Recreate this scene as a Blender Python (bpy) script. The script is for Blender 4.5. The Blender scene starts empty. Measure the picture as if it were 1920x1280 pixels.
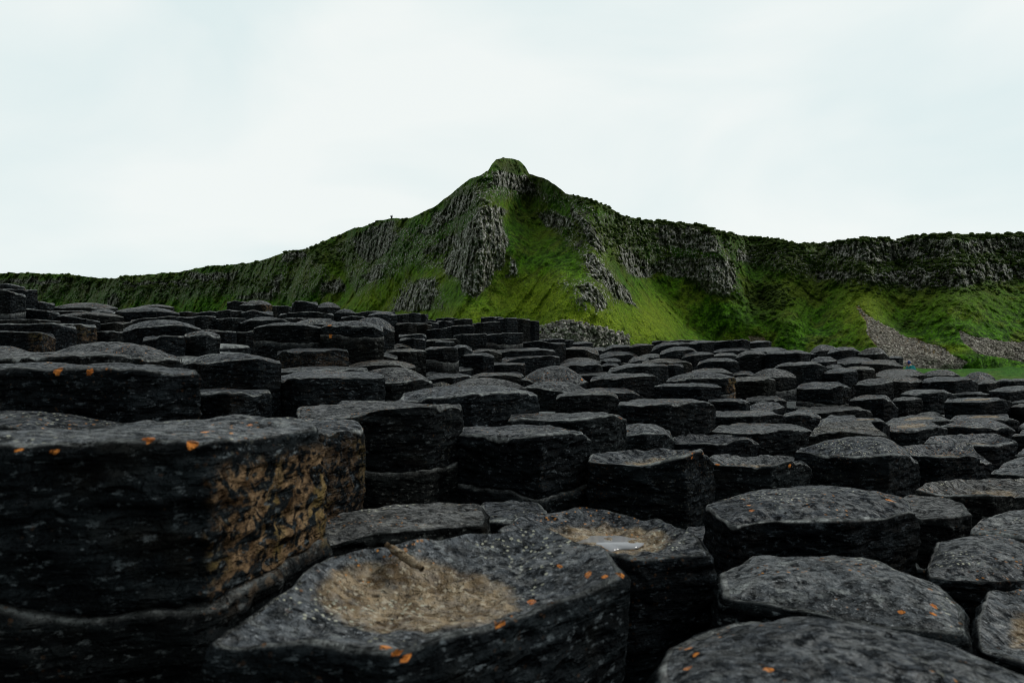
import bpy, math, random
import numpy as np
from mathutils import Vector
S=bpy.context.scene
COL=S.collection
rad=math.radians
# ------------------------------------------------------------------ camera, sky, sun
cam_d=bpy.data.cameras.new('camera'); cam=bpy.data.objects.new('camera',cam_d); COL.objects.link(cam)
cam.location=(0,0,0); cam.rotation_euler=(rad(90),0,0)
cam_d.sensor_width=36; cam_d.lens=24; cam_d.clip_start=.02; cam_d.clip_end=6000
cam_d.dof.use_dof=True; cam_d.dof.focus_distance=4.0; cam_d.dof.aperture_fstop=8
S.camera=cam
SUN_EL,SUN_AZ=38,84          # azimuth to the right of the view direction
W=bpy.data.worlds.new('World'); S.world=W; W.use_nodes=True
def build_world():
    nt=W.node_tree; n=nt.nodes; l=nt.links; n.clear()
    out=n.new('ShaderNodeOutputWorld'); bg=n.new('ShaderNodeBackground')
    sky=n.new('ShaderNodeTexSky'); sky.sky_type='NISHITA'; sky.sun_disc=False
    sky.sun_elevation=rad(SUN_EL); sky.sun_rotation=rad(SUN_AZ)
    tc=n.new('ShaderNodeTexCoord')
    mp=n.new('ShaderNodeMapping'); mp.inputs['Scale'].default_value=(1,1,2.2)
    l.new(tc.outputs['Generated'],mp.inputs['Vector'])
    n1=n.new('ShaderNodeTexNoise'); n1.inputs['Scale'].default_value=2.1; n1.inputs['Detail'].default_value=5; n1.inputs['Roughness'].default_value=.45
    n1.inputs['Distortion'].default_value=.5
    l.new(mp.outputs[0],n1.inputs['Vector'])
    r1=n.new('ShaderNodeValToRGB'); r1.color_ramp.elements[0].position=.36; r1.color_ramp.elements[1].position=.60
    r1.color_ramp.elements[0].color=(7.45,8.5,8.55,1); r1.color_ramp.elements[1].color=(8.8,9.25,9.1,1)
    l.new(n1.outputs['Fac'],r1.inputs['Fac'])
    # sky dimmed out of view behind the camera, to keep column fronts dark
    dot=n.new('ShaderNodeVectorMath'); dot.operation='DOT_PRODUCT'
    l.new(tc.outputs['Generated'],dot.inputs[0])
    dot.inputs[1].default_value=(.40,.82,.41)
    mr=n.new('ShaderNodeMapRange'); mr.inputs[1].default_value=-1; mr.inputs[2].default_value=.45; mr.inputs[3].default_value=.30; mr.inputs[4].default_value=1.03; mr.interpolation_type='SMOOTHERSTEP'
    l.new(dot.outputs['Value'],mr.inputs[0])
    mul=n.new('ShaderNodeMix'); mul.data_type='RGBA'; mul.blend_type='MULTIPLY'; mul.inputs['Factor'].default_value=1
    l.new(r1.outputs[0],mul.inputs['A']); 
    l.new(mr.outputs[0],mul.inputs['B'])
    mix=n.new('ShaderNodeMix'); mix.data_type='RGBA'; mix.inputs['Factor'].default_value=.96
    l.new(sky.outputs[0],mix.inputs['A']); l.new(mul.outputs['Result'],mix.inputs['B'])
    l.new(mix.outputs['Result'],bg.inputs['Color']); bg.inputs['Strength'].default_value=.1
    l.new(bg.outputs[0],out.inputs['Surface'])
build_world()
sun_d=bpy.data.lights.new('sun','SUN'); sun=bpy.data.objects.new('sun',sun_d); COL.objects.link(sun)
sun_d.energy=1.5; sun_d.angle=rad(12); sun_d.color=(1,.96,.90)
sv=Vector((math.sin(rad(SUN_AZ))*math.cos(rad(SUN_EL)),math.cos(rad(SUN_AZ))*math.cos(rad(SUN_EL)),math.sin(rad(SUN_EL))))
sun.rotation_euler=sv.to_track_quat('Z','Y').to_euler()
S.view_settings.view_transform='Standard'; S.view_settings.look='None'; S.view_settings.gamma=1
S.view_settings.use_curve_mapping=False; S.view_settings.exposure=0
S.render.engine='CYCLES'; S.cycles.filter_width=1.0; S.render.resolution_x=1024; S.render.resolution_y=682

# ------------------------------------------------------------------ numpy noise
_rs=np.random.RandomState(7); PERM=_rs.permutation(4096).astype(np.int64)
_g=_rs.normal(size=(4096,3)); _g/=np.linalg.norm(_g,axis=1)[:,None]; _g=_g.astype(np.float32)
def perlin(p):
    pi=np.floor(p).astype(np.int64); pf=(p-pi).astype(np.float32)
    u=pf*pf*pf*(pf*(pf*6-15)+10)
    out=0
    for dx in (0,1):
        for dy in (0,1):
            for dz in (0,1):
                h=PERM[(PERM[(PERM[(pi[:,0]+dx)&4095]+pi[:,1]+dy)&4095]+pi[:,2]+dz)&4095]
                g=_g[h]; d=pf-np.array([dx,dy,dz],np.float32)
                w=(u[:,0] if dx else 1-u[:,0])*(u[:,1] if dy else 1-u[:,1])*(u[:,2] if dz else 1-u[:,2])
                out=out+w*(g*d).sum(1)
    return out*1.5
def fbm(p,o=4,ga=.5,la=2.03):
    s=0;a=1.
    for i in range(o):
        s=s+a*perlin(p+17.3*i); p=p*la; a*=ga
    return s
def P3(x,y,z): return np.stack([x,y,z],-1)
def sstep(a,b,x): 
    t=np.clip((x-a)/(b-a),0,1); return t*t*(3-2*t)

# ------------------------------------------------------------------ object helpers
def tag(o,label=None,cat=None,group=None,kind=None):
    if label:o['label']=label
    if cat:o['category']=cat
    if group:o['group']=group
    if kind:o['kind']=kind
    return o
def mesh_obj(name,verts,quads,mat,parent=None,loc=(0,0,0),mask=None,smooth=True,tris=None):
    me=bpy.data.meshes.new(name)
    verts=np.asarray(verts,np.float32)
    nv=len(verts); nq=len(quads); nt_=0 if tris is None else len(tris)
    me.vertices.add(nv); me.vertices.foreach_set('co',verts.ravel())
    loops=np.asarray(quads,np.int32).ravel()
    starts=np.arange(nq,dtype=np.int32)*4
    if nt_:
        loops=np.concatenate([loops,np.asarray(tris,np.int32).ravel()]); starts=np.concatenate([starts,nq*4+np.arange(nt_,dtype=np.int32)*3])
    me.loops.add(len(loops)); me.loops.foreach_set('vertex_index',loops)
    me.polygons.add(nq+nt_); me.polygons.foreach_set('loop_start',starts)
    me.update(calc_edges=True)
    if smooth: me.polygons.foreach_set('use_smooth',np.ones(nq+nt_,bool))
    if mask is not None:
        a=me.color_attributes.new('mask','FLOAT_COLOR','POINT')
        c=np.ones((nv,4),np.float32); c[:,:mask.shape[1]]=mask; a.data.foreach_set('color',c.ravel())
    me.materials.append(mat)
    o=bpy.data.objects.new(name,me); COL.objects.link(o); o.location=loc
    if parent: o.parent=parent
    return o
def grid_quads(nu,nv,wrap):
    i=np.arange(nu-1)[:,None]*nv; j=np.arange(nv if wrap else nv-1)[None,:]; j2=(j+1)%nv
    return np.stack([i+j,i+j2,i+nv+j2,i+nv+j],-1).reshape(-1,4)

# ------------------------------------------------------------------ materials
class NT:
    def __init__(s,name):
        s.m=bpy.data.materials.new(name); s.m.use_nodes=True; s.t=s.m.node_tree; s.t.nodes.clear()
        s.out=s.n('ShaderNodeOutputMaterial'); s.b=s.n('ShaderNodeBsdfPrincipled'); s.l(s.b.outputs[0],s.out.inputs[0])
    def n(s,t,**k):
        x=s.t.nodes.new(t)
        for a,b in k.items(): setattr(x,a,b)
        return x
    def l(s,a,b): s.t.links.new(a,b)
    def setv(s,sock,v):
        if hasattr(v,'is_output') : s.l(v,sock)
        else: sock.default_value=v
    def noise(s,vec,scale,det=4,rough=.5,dist=0):
        x=s.n('ShaderNodeTexNoise'); s.l(vec,x.inputs['Vector']); x.inputs['Scale'].default_value=scale
        x.inputs['Detail'].default_value=det; x.inputs['Roughness'].default_value=rough; x.inputs['Distortion'].default_value=dist
        return x.outputs['Fac']
    def vor(s,vec,scale,feat='F1',out='Distance',rnd=1):
        x=s.n('ShaderNodeTexVoronoi',feature=feat); s.l(vec,x.inputs['Vector']); x.inputs['Scale'].default_value=scale
        x.inputs['Randomness'].default_value=rnd
        return x.outputs[out]
    def scale(s,vec,v):
        x=s.n('ShaderNodeVectorMath',operation='MULTIPLY'); s.l(vec,x.inputs[0]); x.inputs[1].default_value=v; return x.outputs[0]
    def mr(s,v,a,b,c=0,d=1,sm=True):
        x=s.n('ShaderNodeMapRange'); x.interpolation_type='SMOOTHSTEP' if sm else 'LINEAR'
        s.l(v,x.inputs[0]); x.inputs[1].default_value=a;x.inputs[2].default_value=b;x.inputs[3].default_value=c;x.inputs[4].default_value=d
        return x.outputs[0]
    def math(s,op,a,b=None,c=None):
        x=s.n('ShaderNodeMath',operation=op); s.setv(x.inputs[0],a)
        if b is not None: s.setv(x.inputs[1],b)
        if c is not None: s.setv(x.inputs[2],c)
        return x.outputs[0]
    def mix(s,f,a,b,bt='MIX'):
        x=s.n('ShaderNodeMix',data_type='RGBA',blend_type=bt); s.setv(x.inputs['Factor'],f)
        for sock,v in ((x.inputs['A'],a),(x.inputs['B'],b)):
            if hasattr(v,'is_output'): s.l(v,sock)
            else: sock.default_value=(*v,1)
        return x.outputs['Result']
    def bump(s,h,dist,strength=1,prev=None):
        x=s.n('ShaderNodeBump'); s.l(h,x.inputs['Height']); x.inputs['Distance'].default_value=dist; x.inputs['Strength'].default_value=strength
        if prev is not None: s.l(prev,x.inputs['Normal'])
        return x.outputs[0]
def mat_basalt(name='basalt'):
    N=NT(name); pos=N.n('ShaderNodeNewGeometry').outputs['Position']
    at=N.n('ShaderNodeAttribute'); at.attribute_name='mask'
    sp=N.n('ShaderNodeSeparateColor'); N.l(at.outputs['Color'],sp.inputs[0]); top,tan,bro=sp.outputs
    oi=N.n('ShaderNodeObjectInfo').outputs['Random']
    big=N.noise(pos,7,4,.55); mid=N.noise(pos,38,5,.62); fine=N.noise(pos,160,3,.6)
    stri=N.noise(N.scale(pos,(9,9,55)),1,4,.6,.3)
    cells=N.vor(N.scale(pos,(1,1,1.6)),70)
    # side and top rock; sides darkened, tops paled to imitate how light falls
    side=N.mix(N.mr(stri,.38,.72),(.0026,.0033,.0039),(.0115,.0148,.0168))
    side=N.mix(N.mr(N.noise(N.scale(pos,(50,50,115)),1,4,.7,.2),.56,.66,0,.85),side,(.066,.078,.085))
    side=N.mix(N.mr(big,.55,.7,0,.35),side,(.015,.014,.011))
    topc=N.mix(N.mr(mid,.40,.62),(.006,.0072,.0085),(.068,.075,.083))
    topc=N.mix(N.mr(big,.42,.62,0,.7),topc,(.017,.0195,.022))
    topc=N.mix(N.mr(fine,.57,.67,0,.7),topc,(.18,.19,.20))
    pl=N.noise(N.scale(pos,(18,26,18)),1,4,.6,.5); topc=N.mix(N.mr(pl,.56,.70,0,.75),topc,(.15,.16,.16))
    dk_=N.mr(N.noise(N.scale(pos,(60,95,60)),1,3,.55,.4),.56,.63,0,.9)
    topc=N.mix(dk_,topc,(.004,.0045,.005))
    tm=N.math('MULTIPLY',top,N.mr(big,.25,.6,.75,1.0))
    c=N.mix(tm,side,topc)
    vr=N.n('ShaderNodeValToRGB'); N.l(oi,vr.inputs['Fac']); e_=vr.color_ramp.elements; e_[0].color=(.70,.72,.76,1); e_[1].color=(1.35,1.36,1.38,1)
    for q_,cc_ in ((.25,(1.0,1.02,1.05,1)),(.5,(1.30,1.12,.92,1)),(.62,(.85,.86,.88,1)),(.82,(1.45,1.42,1.36,1))):
        x_=e_.new(q_); x_.color=cc_
    c=N.mix(1.0,c,vr.outputs[0],'MULTIPLY')
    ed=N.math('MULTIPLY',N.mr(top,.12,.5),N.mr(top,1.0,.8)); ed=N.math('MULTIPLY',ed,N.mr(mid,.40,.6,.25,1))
    c=N.mix(ed,c,(.25,.265,.26))  # rim highlight painted into the colour along the top edges
    # fresh brown, pitted faces
    nw2=N.n('ShaderNodeTexNoise'); N.l(pos,nw2.inputs['Vector']); nw2.inputs['Scale'].default_value=45; ad2=N.n('ShaderNodeVectorMath',operation='ADD'); N.l(N.scale(pos,(52,52,80)),ad2.inputs[0]); N.l(nw2.outputs['Color'],ad2.inputs[1]); wv2=ad2.outputs[0]
    bm=N.math('MULTIPLY',bro,N.mr(N.noise(pos,42,4,.6,.8),.44,.54)); vb=N.vor(wv2,1); bm=N.math('MULTIPLY',bm,N.mr(vb,.22,.42,.04,1))
    brc=N.mix(N.mr(mid,.35,.7),(.045,.026,.013),(.25,.165,.095))
    brc=N.mix(N.mr(big,.5,.62,0,.7),brc,(.17,.13,.045))
    c=N.mix(bm,c,brc)
    # silt in the hollows
    tn=N.math('ADD',tan,N.math('MULTIPLY',N.math('SUBTRACT',mid,.5),.9))
    tm2=N.math('MULTIPLY',N.mr(tn,.30,.80),N.mr(tan,.02,.2))
    tc=N.mix(N.mr(N.noise(pos,26,4,.55),.30,.70),(.075,.050,.028),(.28,.215,.14))
    tc=N.mix(N.mr(N.noise(N.scale(pos,(50,75,50)),1,3,.5,.3),.60,.68,0,.85),tc,(.055,.038,.022))
    tc=N.mix(N.mr(fine,.66,.76,0,.6),tc,(.46,.42,.34))
    tp=N.vor(N.scale(pos,(1,1.5,1)),36); tc=N.mix(N.mr(tp,.24,.13,0,.9),tc,(.045,.032,.02)); tc=N.mix(N.mr(N.noise(pos,90,3,.6),.56,.64,0,.6),tc,(.42,.37,.28))
    c=N.mix(tm2,c,tc)
    # lichens
    def spots(scale,thr,zone_scale,z0,z1,off):
        v=N.n('ShaderNodeVectorMath',operation='ADD'); N.l(pos,v.inputs[0]); v.inputs[1].default_value=off
        w=N.noise(v.outputs[0],scale*1.6,2,.5)
        d=N.vor(v.outputs[0],scale); d=N.math('ADD',d,N.math('MULTIPLY',N.math('SUBTRACT',w,.5),.55))
        z=N.noise(v.outputs[0],zone_scale,2,.5)
        return N.math('MULTIPLY',N.mr(d,thr,thr-.09),N.mr(z,z0,z1))
    lm=N.math('ADD',N.math('MULTIPLY',top,.92),.08)
    og=N.math('MULTIPLY',spots(85,.25,5.5,.56,.62,(3,1,2)),lm)
    c=N.mix(og,c,N.mix(mid,(.20,.075,.02),(.36,.17,.05)))
    og2=N.math('MULTIPLY',spots(60,.15,3.3,.55,.60,(8,5,2)),lm)
    c=N.mix(og2,c,N.mix(mid,(.34,.11,.02),(.40,.22,.08)))
    lsp=N.mr(at.outputs['Alpha'],.35,.6); c=N.mix(lsp,c,N.mix(N.mr(mid,.35,.6),(.30,.09,.02),(.60,.22,.05)))
    wh=N.math('MULTIPLY',spots(95,.27,4.5,.56,.63,(1,7,4)),lm)
    c=N.mix(wh,c,(.33,.33,.26))
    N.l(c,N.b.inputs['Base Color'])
    N.l(N.mr(mid,.3,.7,.36,.70),N.b.inputs['Roughness'])
    shn=N.math('MULTIPLY',N.mr(N.noise(N.scale(pos,(55,75,55)),1,5,.65,.3),.44,.60),N.mr(N.noise(pos,9,3,.5),.35,.6,.25,1)); N.l(N.math('ADD',.012,N.math('MULTIPLY',N.mr(top,.1,1),N.math('MULTIPLY',shn,.85))),N.b.inputs['Specular IOR Level'])
    pits=N.mr(N.noise(pos,85,3,.55),.36,.5)
    b=N.bump(pits,.0045,1); b=N.bump(mid,.013,1,b); b=N.bump(fine,.0036,1,b)
    ns=N.math('SUBTRACT',1,top)
    sh=N.math('MULTIPLY',stri,ns); b=N.bump(sh,.022,1,b)
    wv=N.n('ShaderNodeVectorMath',operation='ADD'); N.l(N.scale(pos,(26,26,58)),wv.inputs[0]); nw=N.n('ShaderNodeTexNoise'); N.l(pos,nw.inputs['Vector']); nw.inputs['Scale'].default_value=30; N.l(nw.outputs['Color'],wv.inputs[1])
    vd=N.vor(wv.outputs[0],1,'SMOOTH_F1'); ch=N.math('MULTIPLY',N.mr(vd,.05,.75,0,1,False),ns); b=N.bump(ch,.013,1,b)
    N.l(b,N.b.inputs['Normal'])
    return N.m
M_BAS=mat_basalt()

# ------------------------------------------------------------------ the columns (plan outline, rim heights, centre height), metres
COLS=[
('L2',[(-0.618,1.491,-0.186),(-0.392,1.395,-0.181),(-0.335,1.53,-0.19),(-0.35,1.585,-0.185),(-0.461,1.648,-0.186),(-0.61,1.655,-0.187),(-0.645,1.564,-0.182)],-0.183,'fo'),
('L3',[(-1.055,1.251,-0.158),(-0.787,1.119,-0.143),(-0.708,1.252,-0.157),(-0.747,1.315,-0.149),(-0.925,1.401,-0.149),(-1.106,1.401,-0.149),(-1.105,1.313,-0.149)],-0.133,'d'),
('L4',[(-1.166,1.463,-0.062),(-1.037,1.382,-0.055),(-0.748,1.331,-0.056),(-0.659,1.434,-0.068),(-0.708,1.532,-0.06),(-0.972,1.652,-0.055),(-1.187,1.659,-0.056),(-1.23,1.548,-0.057)],-0.055,'f'),
('L5',[(-1.246,2.532,-0.198),(-0.994,2.401,-0.178),(-0.905,2.55,-0.187),(-0.931,2.616,-0.185),(-1.092,2.709,-0.188),(-1.229,2.707,-0.188),(-1.279,2.606,-0.19)],-0.185,'f'),
('L6',[(-1.35,2.809,-0.086),(-1.184,2.706,-0.085),(-1.02,2.72,-0.062),(-0.962,2.819,-0.092),(-0.991,2.893,-0.08),(-1.155,2.987,-0.08),(-1.33,2.988,-0.08),(-1.383,2.886,-0.08)],-0.049,'d'),
('L7',[(-1.65,2.4,-0.051),(-1.467,2.29,-0.057),(-1.23,2.282,-0.05),(-1.164,2.394,-0.064),(-1.212,2.484,-0.062),(-1.438,2.59,-0.062),(-1.653,2.605,-0.062),(-1.707,2.489,-0.062)],-0.002,'d'),
('L8',[(-1.626,2.081,-0.044),(-1.352,1.967,-0.043),(-1.22,1.928,-0.035),(-1.197,2.044,-0.035),(-1.192,2.135,-0.048),(-1.245,2.22,-0.041),(-1.463,2.316,-0.034),(-1.705,2.304,-0.034),(-1.708,2.192,-0.038)],-0.036,'f'),
('L9',[(-2.41,3.024,-0.047),(-2.175,2.9,-0.041),(-2.108,3.019,-0.057),(-2.152,3.077,-0.046),(-2.329,3.177,-0.046),(-2.451,3.167,-0.046),(-2.452,3.081,-0.046)],-0.021,'d'),
('L10',[(-2.577,3.332,0.052),(-2.232,3.232,0.048),(-2.291,3.413,0.019),(-2.338,3.48,0.041),(-2.519,3.563,0.041),(-2.642,3.557,0.041),(-2.642,3.437,0.041)],0.043,'fo'),
('L11',[(-2.79,3.644,0.094),(-2.352,3.501,0.093),(-2.387,3.731,0.073),(-2.448,3.819,0.084),(-2.687,3.922,0.084),(-2.877,3.917,0.084),(-2.875,3.773,0.084)],0.089,'f'),
('L12',[(-2.78,4.187,0.108),(-2.593,4.098,0.109),(-2.559,4.2,0.089),(-2.589,4.245,0.104),(-2.702,4.31,0.104),(-2.801,4.302,0.104),(-2.811,4.237,0.104)],0.105,'fo'),
('L13',[(-3.445,4.5,0.137),(-3.044,4.329,0.142),(-3.006,4.537,0.131),(-3.07,4.627,0.133),(-3.314,4.751,0.133),(-3.495,4.74,0.133),(-3.522,4.606,0.133)],0.138,'f'),
('L14',[(-3.878,4.867,0.376),(-3.484,4.735,0.359),(-3.523,4.939,0.324),(-3.583,5.018,0.351),(-3.785,5.096,0.351),(-3.941,5.107,0.351),(-3.964,4.98,0.351)],0.355,'f'),
('L15',[(-4.49,5.748,0.476),(-4.156,5.6,0.477),(-4.122,5.772,0.46),(-4.179,5.847,0.469),(-4.355,5.936,0.469),(-4.541,5.938,0.469),(-4.553,5.833,0.469)],0.473,'f'),
('L16',[(-4.084,5.473,0.423),(-3.824,5.378,0.412),(-3.835,5.515,0.418),(-3.876,5.57,0.406),(-3.996,5.625,0.406),(-4.12,5.612,0.406),(-4.133,5.548,0.406)],0.413,'f'),
('L17',[(-4.072,5.666,0.328),(-3.853,5.553,0.33),(-3.8,5.669,0.31),(-3.839,5.723,0.324),(-3.963,5.799,0.324),(-4.094,5.795,0.324),(-4.109,5.72,0.324)],0.326,'f'),
('L18',[(-3.612,5.026,0.247),(-3.35,4.929,0.223),(-3.358,5.069,0.206),(-3.398,5.124,0.218),(-3.54,5.191,0.218),(-3.661,5.187,0.218),(-3.66,5.101,0.218)],0.223,'fb'),
('L19',[(-3.081,4.628,0.181),(-2.829,4.527,0.152),(-2.816,4.663,0.131),(-2.853,4.719,0.146),(-2.977,4.8,0.146),(-3.11,4.801,0.146),(-3.124,4.7,0.146)],0.152,'f'),
('L20',[(-3.316,5.005,0.196),(-2.986,4.808,0.195),(-2.844,4.987,0.179),(-2.903,5.083,0.186),(-3.138,5.232,0.186),(-3.362,5.228,0.186),(-3.37,5.094,0.186)],0.215,'d'),
('L21',[(-3.686,5.499,0.284),(-3.383,5.346,0.271),(-3.233,5.374,0.264),(-3.196,5.529,0.276),(-3.258,5.627,0.258),(-3.509,5.768,0.258),(-3.728,5.751,0.258),(-3.755,5.609,0.258)],0.315,'d'),
('L22',[(-3.606,5.335,0.238),(-3.339,5.213,0.236),(-3.298,5.357,0.234),(-3.339,5.419,0.23),(-3.499,5.51,0.23),(-3.626,5.502,0.23),(-3.651,5.407,0.23)],0.235,'f'),
('L23',[(-3.286,5.291,0.227),(-3.108,5.2,0.236),(-3.063,5.299,0.224),(-3.091,5.343,0.231),(-3.196,5.404,0.231),(-3.295,5.41,0.231),(-3.313,5.338,0.231)],0.253,'d'),
('L24',[(-2.938,4.76,0.115),(-2.705,4.648,0.131),(-2.657,4.777,0.138),(-2.692,4.834,0.125),(-2.809,4.902,0.125),(-2.95,4.903,0.125),(-2.974,4.824,0.125)],0.129,'f'),
('L25',[(-2.685,4.295,0.06),(-2.48,4.204,0.066),(-2.452,4.318,0.064),(-2.482,4.366,0.061),(-2.581,4.421,0.061),(-2.697,4.409,0.061),(-2.718,4.353,0.061)],0.064,'f'),
('L26',[(-2.332,4.1,0.064),(-2.201,4.014,0.088),(-1.923,4.002,0.097),(-1.868,4.094,0.074),(-1.913,4.183,0.084),(-2.097,4.312,0.084),(-2.322,4.306,0.084),(-2.378,4.188,0.084)],0.132,'d'),
('L27',[(-2.958,5.103,0.231),(-2.873,5.037,0.22),(-2.56,4.965,0.225),(-2.475,5.068,0.214),(-2.53,5.173,0.214),(-2.748,5.317,0.214),(-2.979,5.311,0.214),(-3.006,5.193,0.214)],0.259,'d'),
('L28',[(-3.363,6.106,0.31),(-3.085,5.983,0.313),(-3.042,6.142,0.312),(-3.078,6.208,0.307),(-3.213,6.308,0.307),(-3.375,6.309,0.307),(-3.403,6.189,0.307)],0.335,'d'),
('L29',[(-2.683,4.81,0.139),(-2.576,4.725,0.159),(-2.332,4.663,0.171),(-2.23,4.773,0.168),(-2.281,4.873,0.157),(-2.459,4.98,0.157),(-2.701,4.997,0.157),(-2.726,4.894,0.157)],0.161,'f'),
('L30',[(-2.71,5.594,0.188),(-2.494,5.485,0.21),(-2.434,5.613,0.206),(-2.461,5.669,0.204),(-2.583,5.748,0.204),(-2.706,5.739,0.204),(-2.738,5.658,0.204)],0.205,'f'),
('L31',[(-2.414,5.567,0.187),(-2.244,5.471,0.192),(-2.178,5.575,0.192),(-2.199,5.622,0.188),(-2.299,5.694,0.188),(-2.397,5.688,0.188),(-2.433,5.617,0.188)],0.191,'f'),
('L32',[(-2.181,5.494,0.15),(-2.076,5.422,0.174),(-1.828,5.441,0.179),(-1.793,5.503,0.155),(-1.821,5.579,0.169),(-1.97,5.684,0.169),(-2.143,5.694,0.169),(-2.208,5.572,0.169)],0.198,'d'),
('L33',[(-1.625,4.316,0.084),(-1.543,4.247,0.1),(-1.282,4.208,0.105),(-1.202,4.297,0.084),(-1.23,4.384,0.094),(-1.368,4.494,0.094),(-1.581,4.496,0.094),(-1.651,4.396,0.094)],0.121,'d'),
('L34a',[(-2.17,4.917,0.077),(-2.042,4.841,0.072),(-1.987,4.92,0.073),(-2.004,4.956,0.068),(-2.073,5.017,0.068),(-2.17,5.012,0.068),(-2.185,4.954,0.068)],0.072,'f'),
('L34b',[(-2.189,5.419,0.08),(-2.09,5.351,0.075),(-2.03,5.414,0.089),(-2.044,5.447,0.072),(-2.1,5.504,0.072),(-2.182,5.505,0.072),(-2.2,5.45,0.072)],0.077,'f'),
('L35a',[(-3.207,5.748,-0.004),(-3.109,5.684,0.018),(-3.059,5.741,0.013),(-3.077,5.773,0.015),(-3.137,5.825,0.015),(-3.213,5.827,0.015),(-3.221,5.777,0.015)],0.013,'f'),
('L35b',[(-2.001,3.701,0.006),(-1.856,3.6,0.031),(-1.768,3.685,0.029),(-1.794,3.736,0.027),(-1.896,3.799,0.027),(-2.002,3.804,0.027),(-2.022,3.745,0.027)],0.026,'f'),
('L35c',[(-1.813,3.78,0.03),(-1.665,3.706,0.046),(-1.624,3.794,0.024),(-1.643,3.832,0.043),(-1.717,3.897,0.043),(-1.823,3.896,0.043),(-1.833,3.825,0.043)],0.059,'dr'),
('L36',[(-2.499,5.441,0.094),(-2.372,5.375,0.097),(-2.334,5.451,0.089),(-2.35,5.485,0.093),(-2.422,5.533,0.093),(-2.501,5.53,0.093),(-2.515,5.479,0.093)],0.095,'f'),
('L37',[(-3.131,6.242,0.258),(-2.927,6.142,0.269),(-2.876,6.261,0.264),(-2.903,6.313,0.264),(-3.004,6.395,0.264),(-3.132,6.396,0.264),(-3.158,6.302,0.264)],0.266,'f'),
('L38',[(-2.941,6.38,0.274),(-2.781,6.3,0.281),(-2.738,6.396,0.275),(-2.758,6.437,0.276),(-2.837,6.481,0.276),(-2.946,6.49,0.276),(-2.961,6.428,0.276)],0.278,'f'),
('L39',[(-2.682,6.197,0.281),(-2.526,6.1,0.286),(-2.45,6.197,0.281),(-2.47,6.243,0.281),(-2.564,6.305,0.281),(-2.674,6.302,0.281),(-2.7,6.243,0.281)],0.284,'f'),
('L40',[(-2.434,6.133,0.264),(-2.273,6,0.277),(-2.137,6.106,0.243),(-2.164,6.174,0.271),(-2.28,6.266,0.271),(-2.404,6.259,0.271),(-2.453,6.189,0.271)],0.269,'f'),
('L41',[(-3.091,7.409,0.423),(-2.973,7.319,0.44),(-2.889,7.395,0.428),(-2.908,7.44,0.436),(-2.984,7.497,0.436),(-3.075,7.502,0.436),(-3.105,7.448,0.436)],0.435,'f'),
('L42',[(-2.828,7.099,0.383),(-2.532,7,0.388),(-2.528,7.175,0.392),(-2.554,7.24,0.382),(-2.658,7.289,0.382),(-2.81,7.29,0.382),(-2.855,7.2,0.382)],0.435,'dp'),
('L43',[(-3.278,9.121,0.492),(-3.147,9.053,0.474),(-3.105,9.135,0.478),(-3.118,9.171,0.47),(-3.176,9.213,0.47),(-3.263,9.204,0.47),(-3.289,9.163,0.47)],0.476,'f'),
('L44',[(-2.871,8.351,0.437),(-2.719,8.286,0.434),(-2.691,8.38,0.412),(-2.705,8.417,0.43),(-2.763,8.457,0.43),(-2.85,8.454,0.43),(-2.885,8.402,0.43)],0.431,'fp'),
('L45',[(-2.457,7.635,0.412),(-2.402,7.573,0.456),(-2.269,7.523,0.441),(-2.167,7.6,0.41),(-2.19,7.671,0.443),(-2.294,7.76,0.443),(-2.433,7.756,0.443),(-2.472,7.69,0.443)],0.438,'f'),
('L46',[(-2.396,8.333,0.417),(-2.229,8.2,0.416),(-2.092,8.318,0.416),(-2.112,8.383,0.411),(-2.204,8.488,0.411),(-2.357,8.489,0.411),(-2.407,8.392,0.411)],0.482,'dP'),
('L47',[(-2.124,8.187,0.345),(-1.987,8.073,0.353),(-1.864,8.172,0.338),(-1.88,8.229,0.348),(-1.96,8.293,0.348),(-2.1,8.304,0.348),(-2.134,8.238,0.348)],0.39,'dP'),
('L48',[(-2.066,6.092,0.233),(-1.946,6.001,0.258),(-1.664,6.001,0.263),(-1.599,6.092,0.233),(-1.627,6.182,0.251),(-1.8,6.305,0.251),(-2.02,6.299,0.251),(-2.092,6.182,0.251)],0.253,'f'),
('L49',[(-1.926,5.667,0.19),(-1.71,5.473,0.192),(-1.494,5.624,0.189),(-1.525,5.725,0.184),(-1.688,5.84,0.184),(-1.882,5.835,0.184),(-1.949,5.748,0.184)],0.19,'f'),
('L51',[(-1.608,4.994,0.129),(-1.462,4.8,0.131),(-1.21,4.915,0.127),(-1.24,5.026,0.124),(-1.354,5.125,0.124),(-1.555,5.127,0.124),(-1.627,5.067,0.124)],0.167,'d'),
('L52',[(-1.189,4.253,0.093),(-1.138,4.209,0.109),(-0.852,4.192,0.098),(-0.806,4.246,0.066),(-0.824,4.321,0.096),(-0.94,4.426,0.096),(-1.131,4.408,0.096),(-1.204,4.326,0.096)],0.13,'d'),
('L52b',[(-1.127,4.807,0.12),(-0.935,4.694,0.117),(-0.837,4.825,0.072),(-0.85,4.882,0.112),(-0.935,4.977,0.112),(-1.083,4.98,0.112),(-1.139,4.872,0.112)],0.173,'d'),
('L53',[(-1.381,4.028,-0.079),(-1.335,3.991,-0.056),(-1.118,3.866,-0.054),(-1.016,3.966,-0.043),(-0.972,4.025,-0.057),(-0.994,4.103,-0.048),(-1.125,4.217,-0.04),(-1.323,4.212,-0.039),(-1.404,4.106,-0.059)],-0.05,'fo'),
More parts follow.
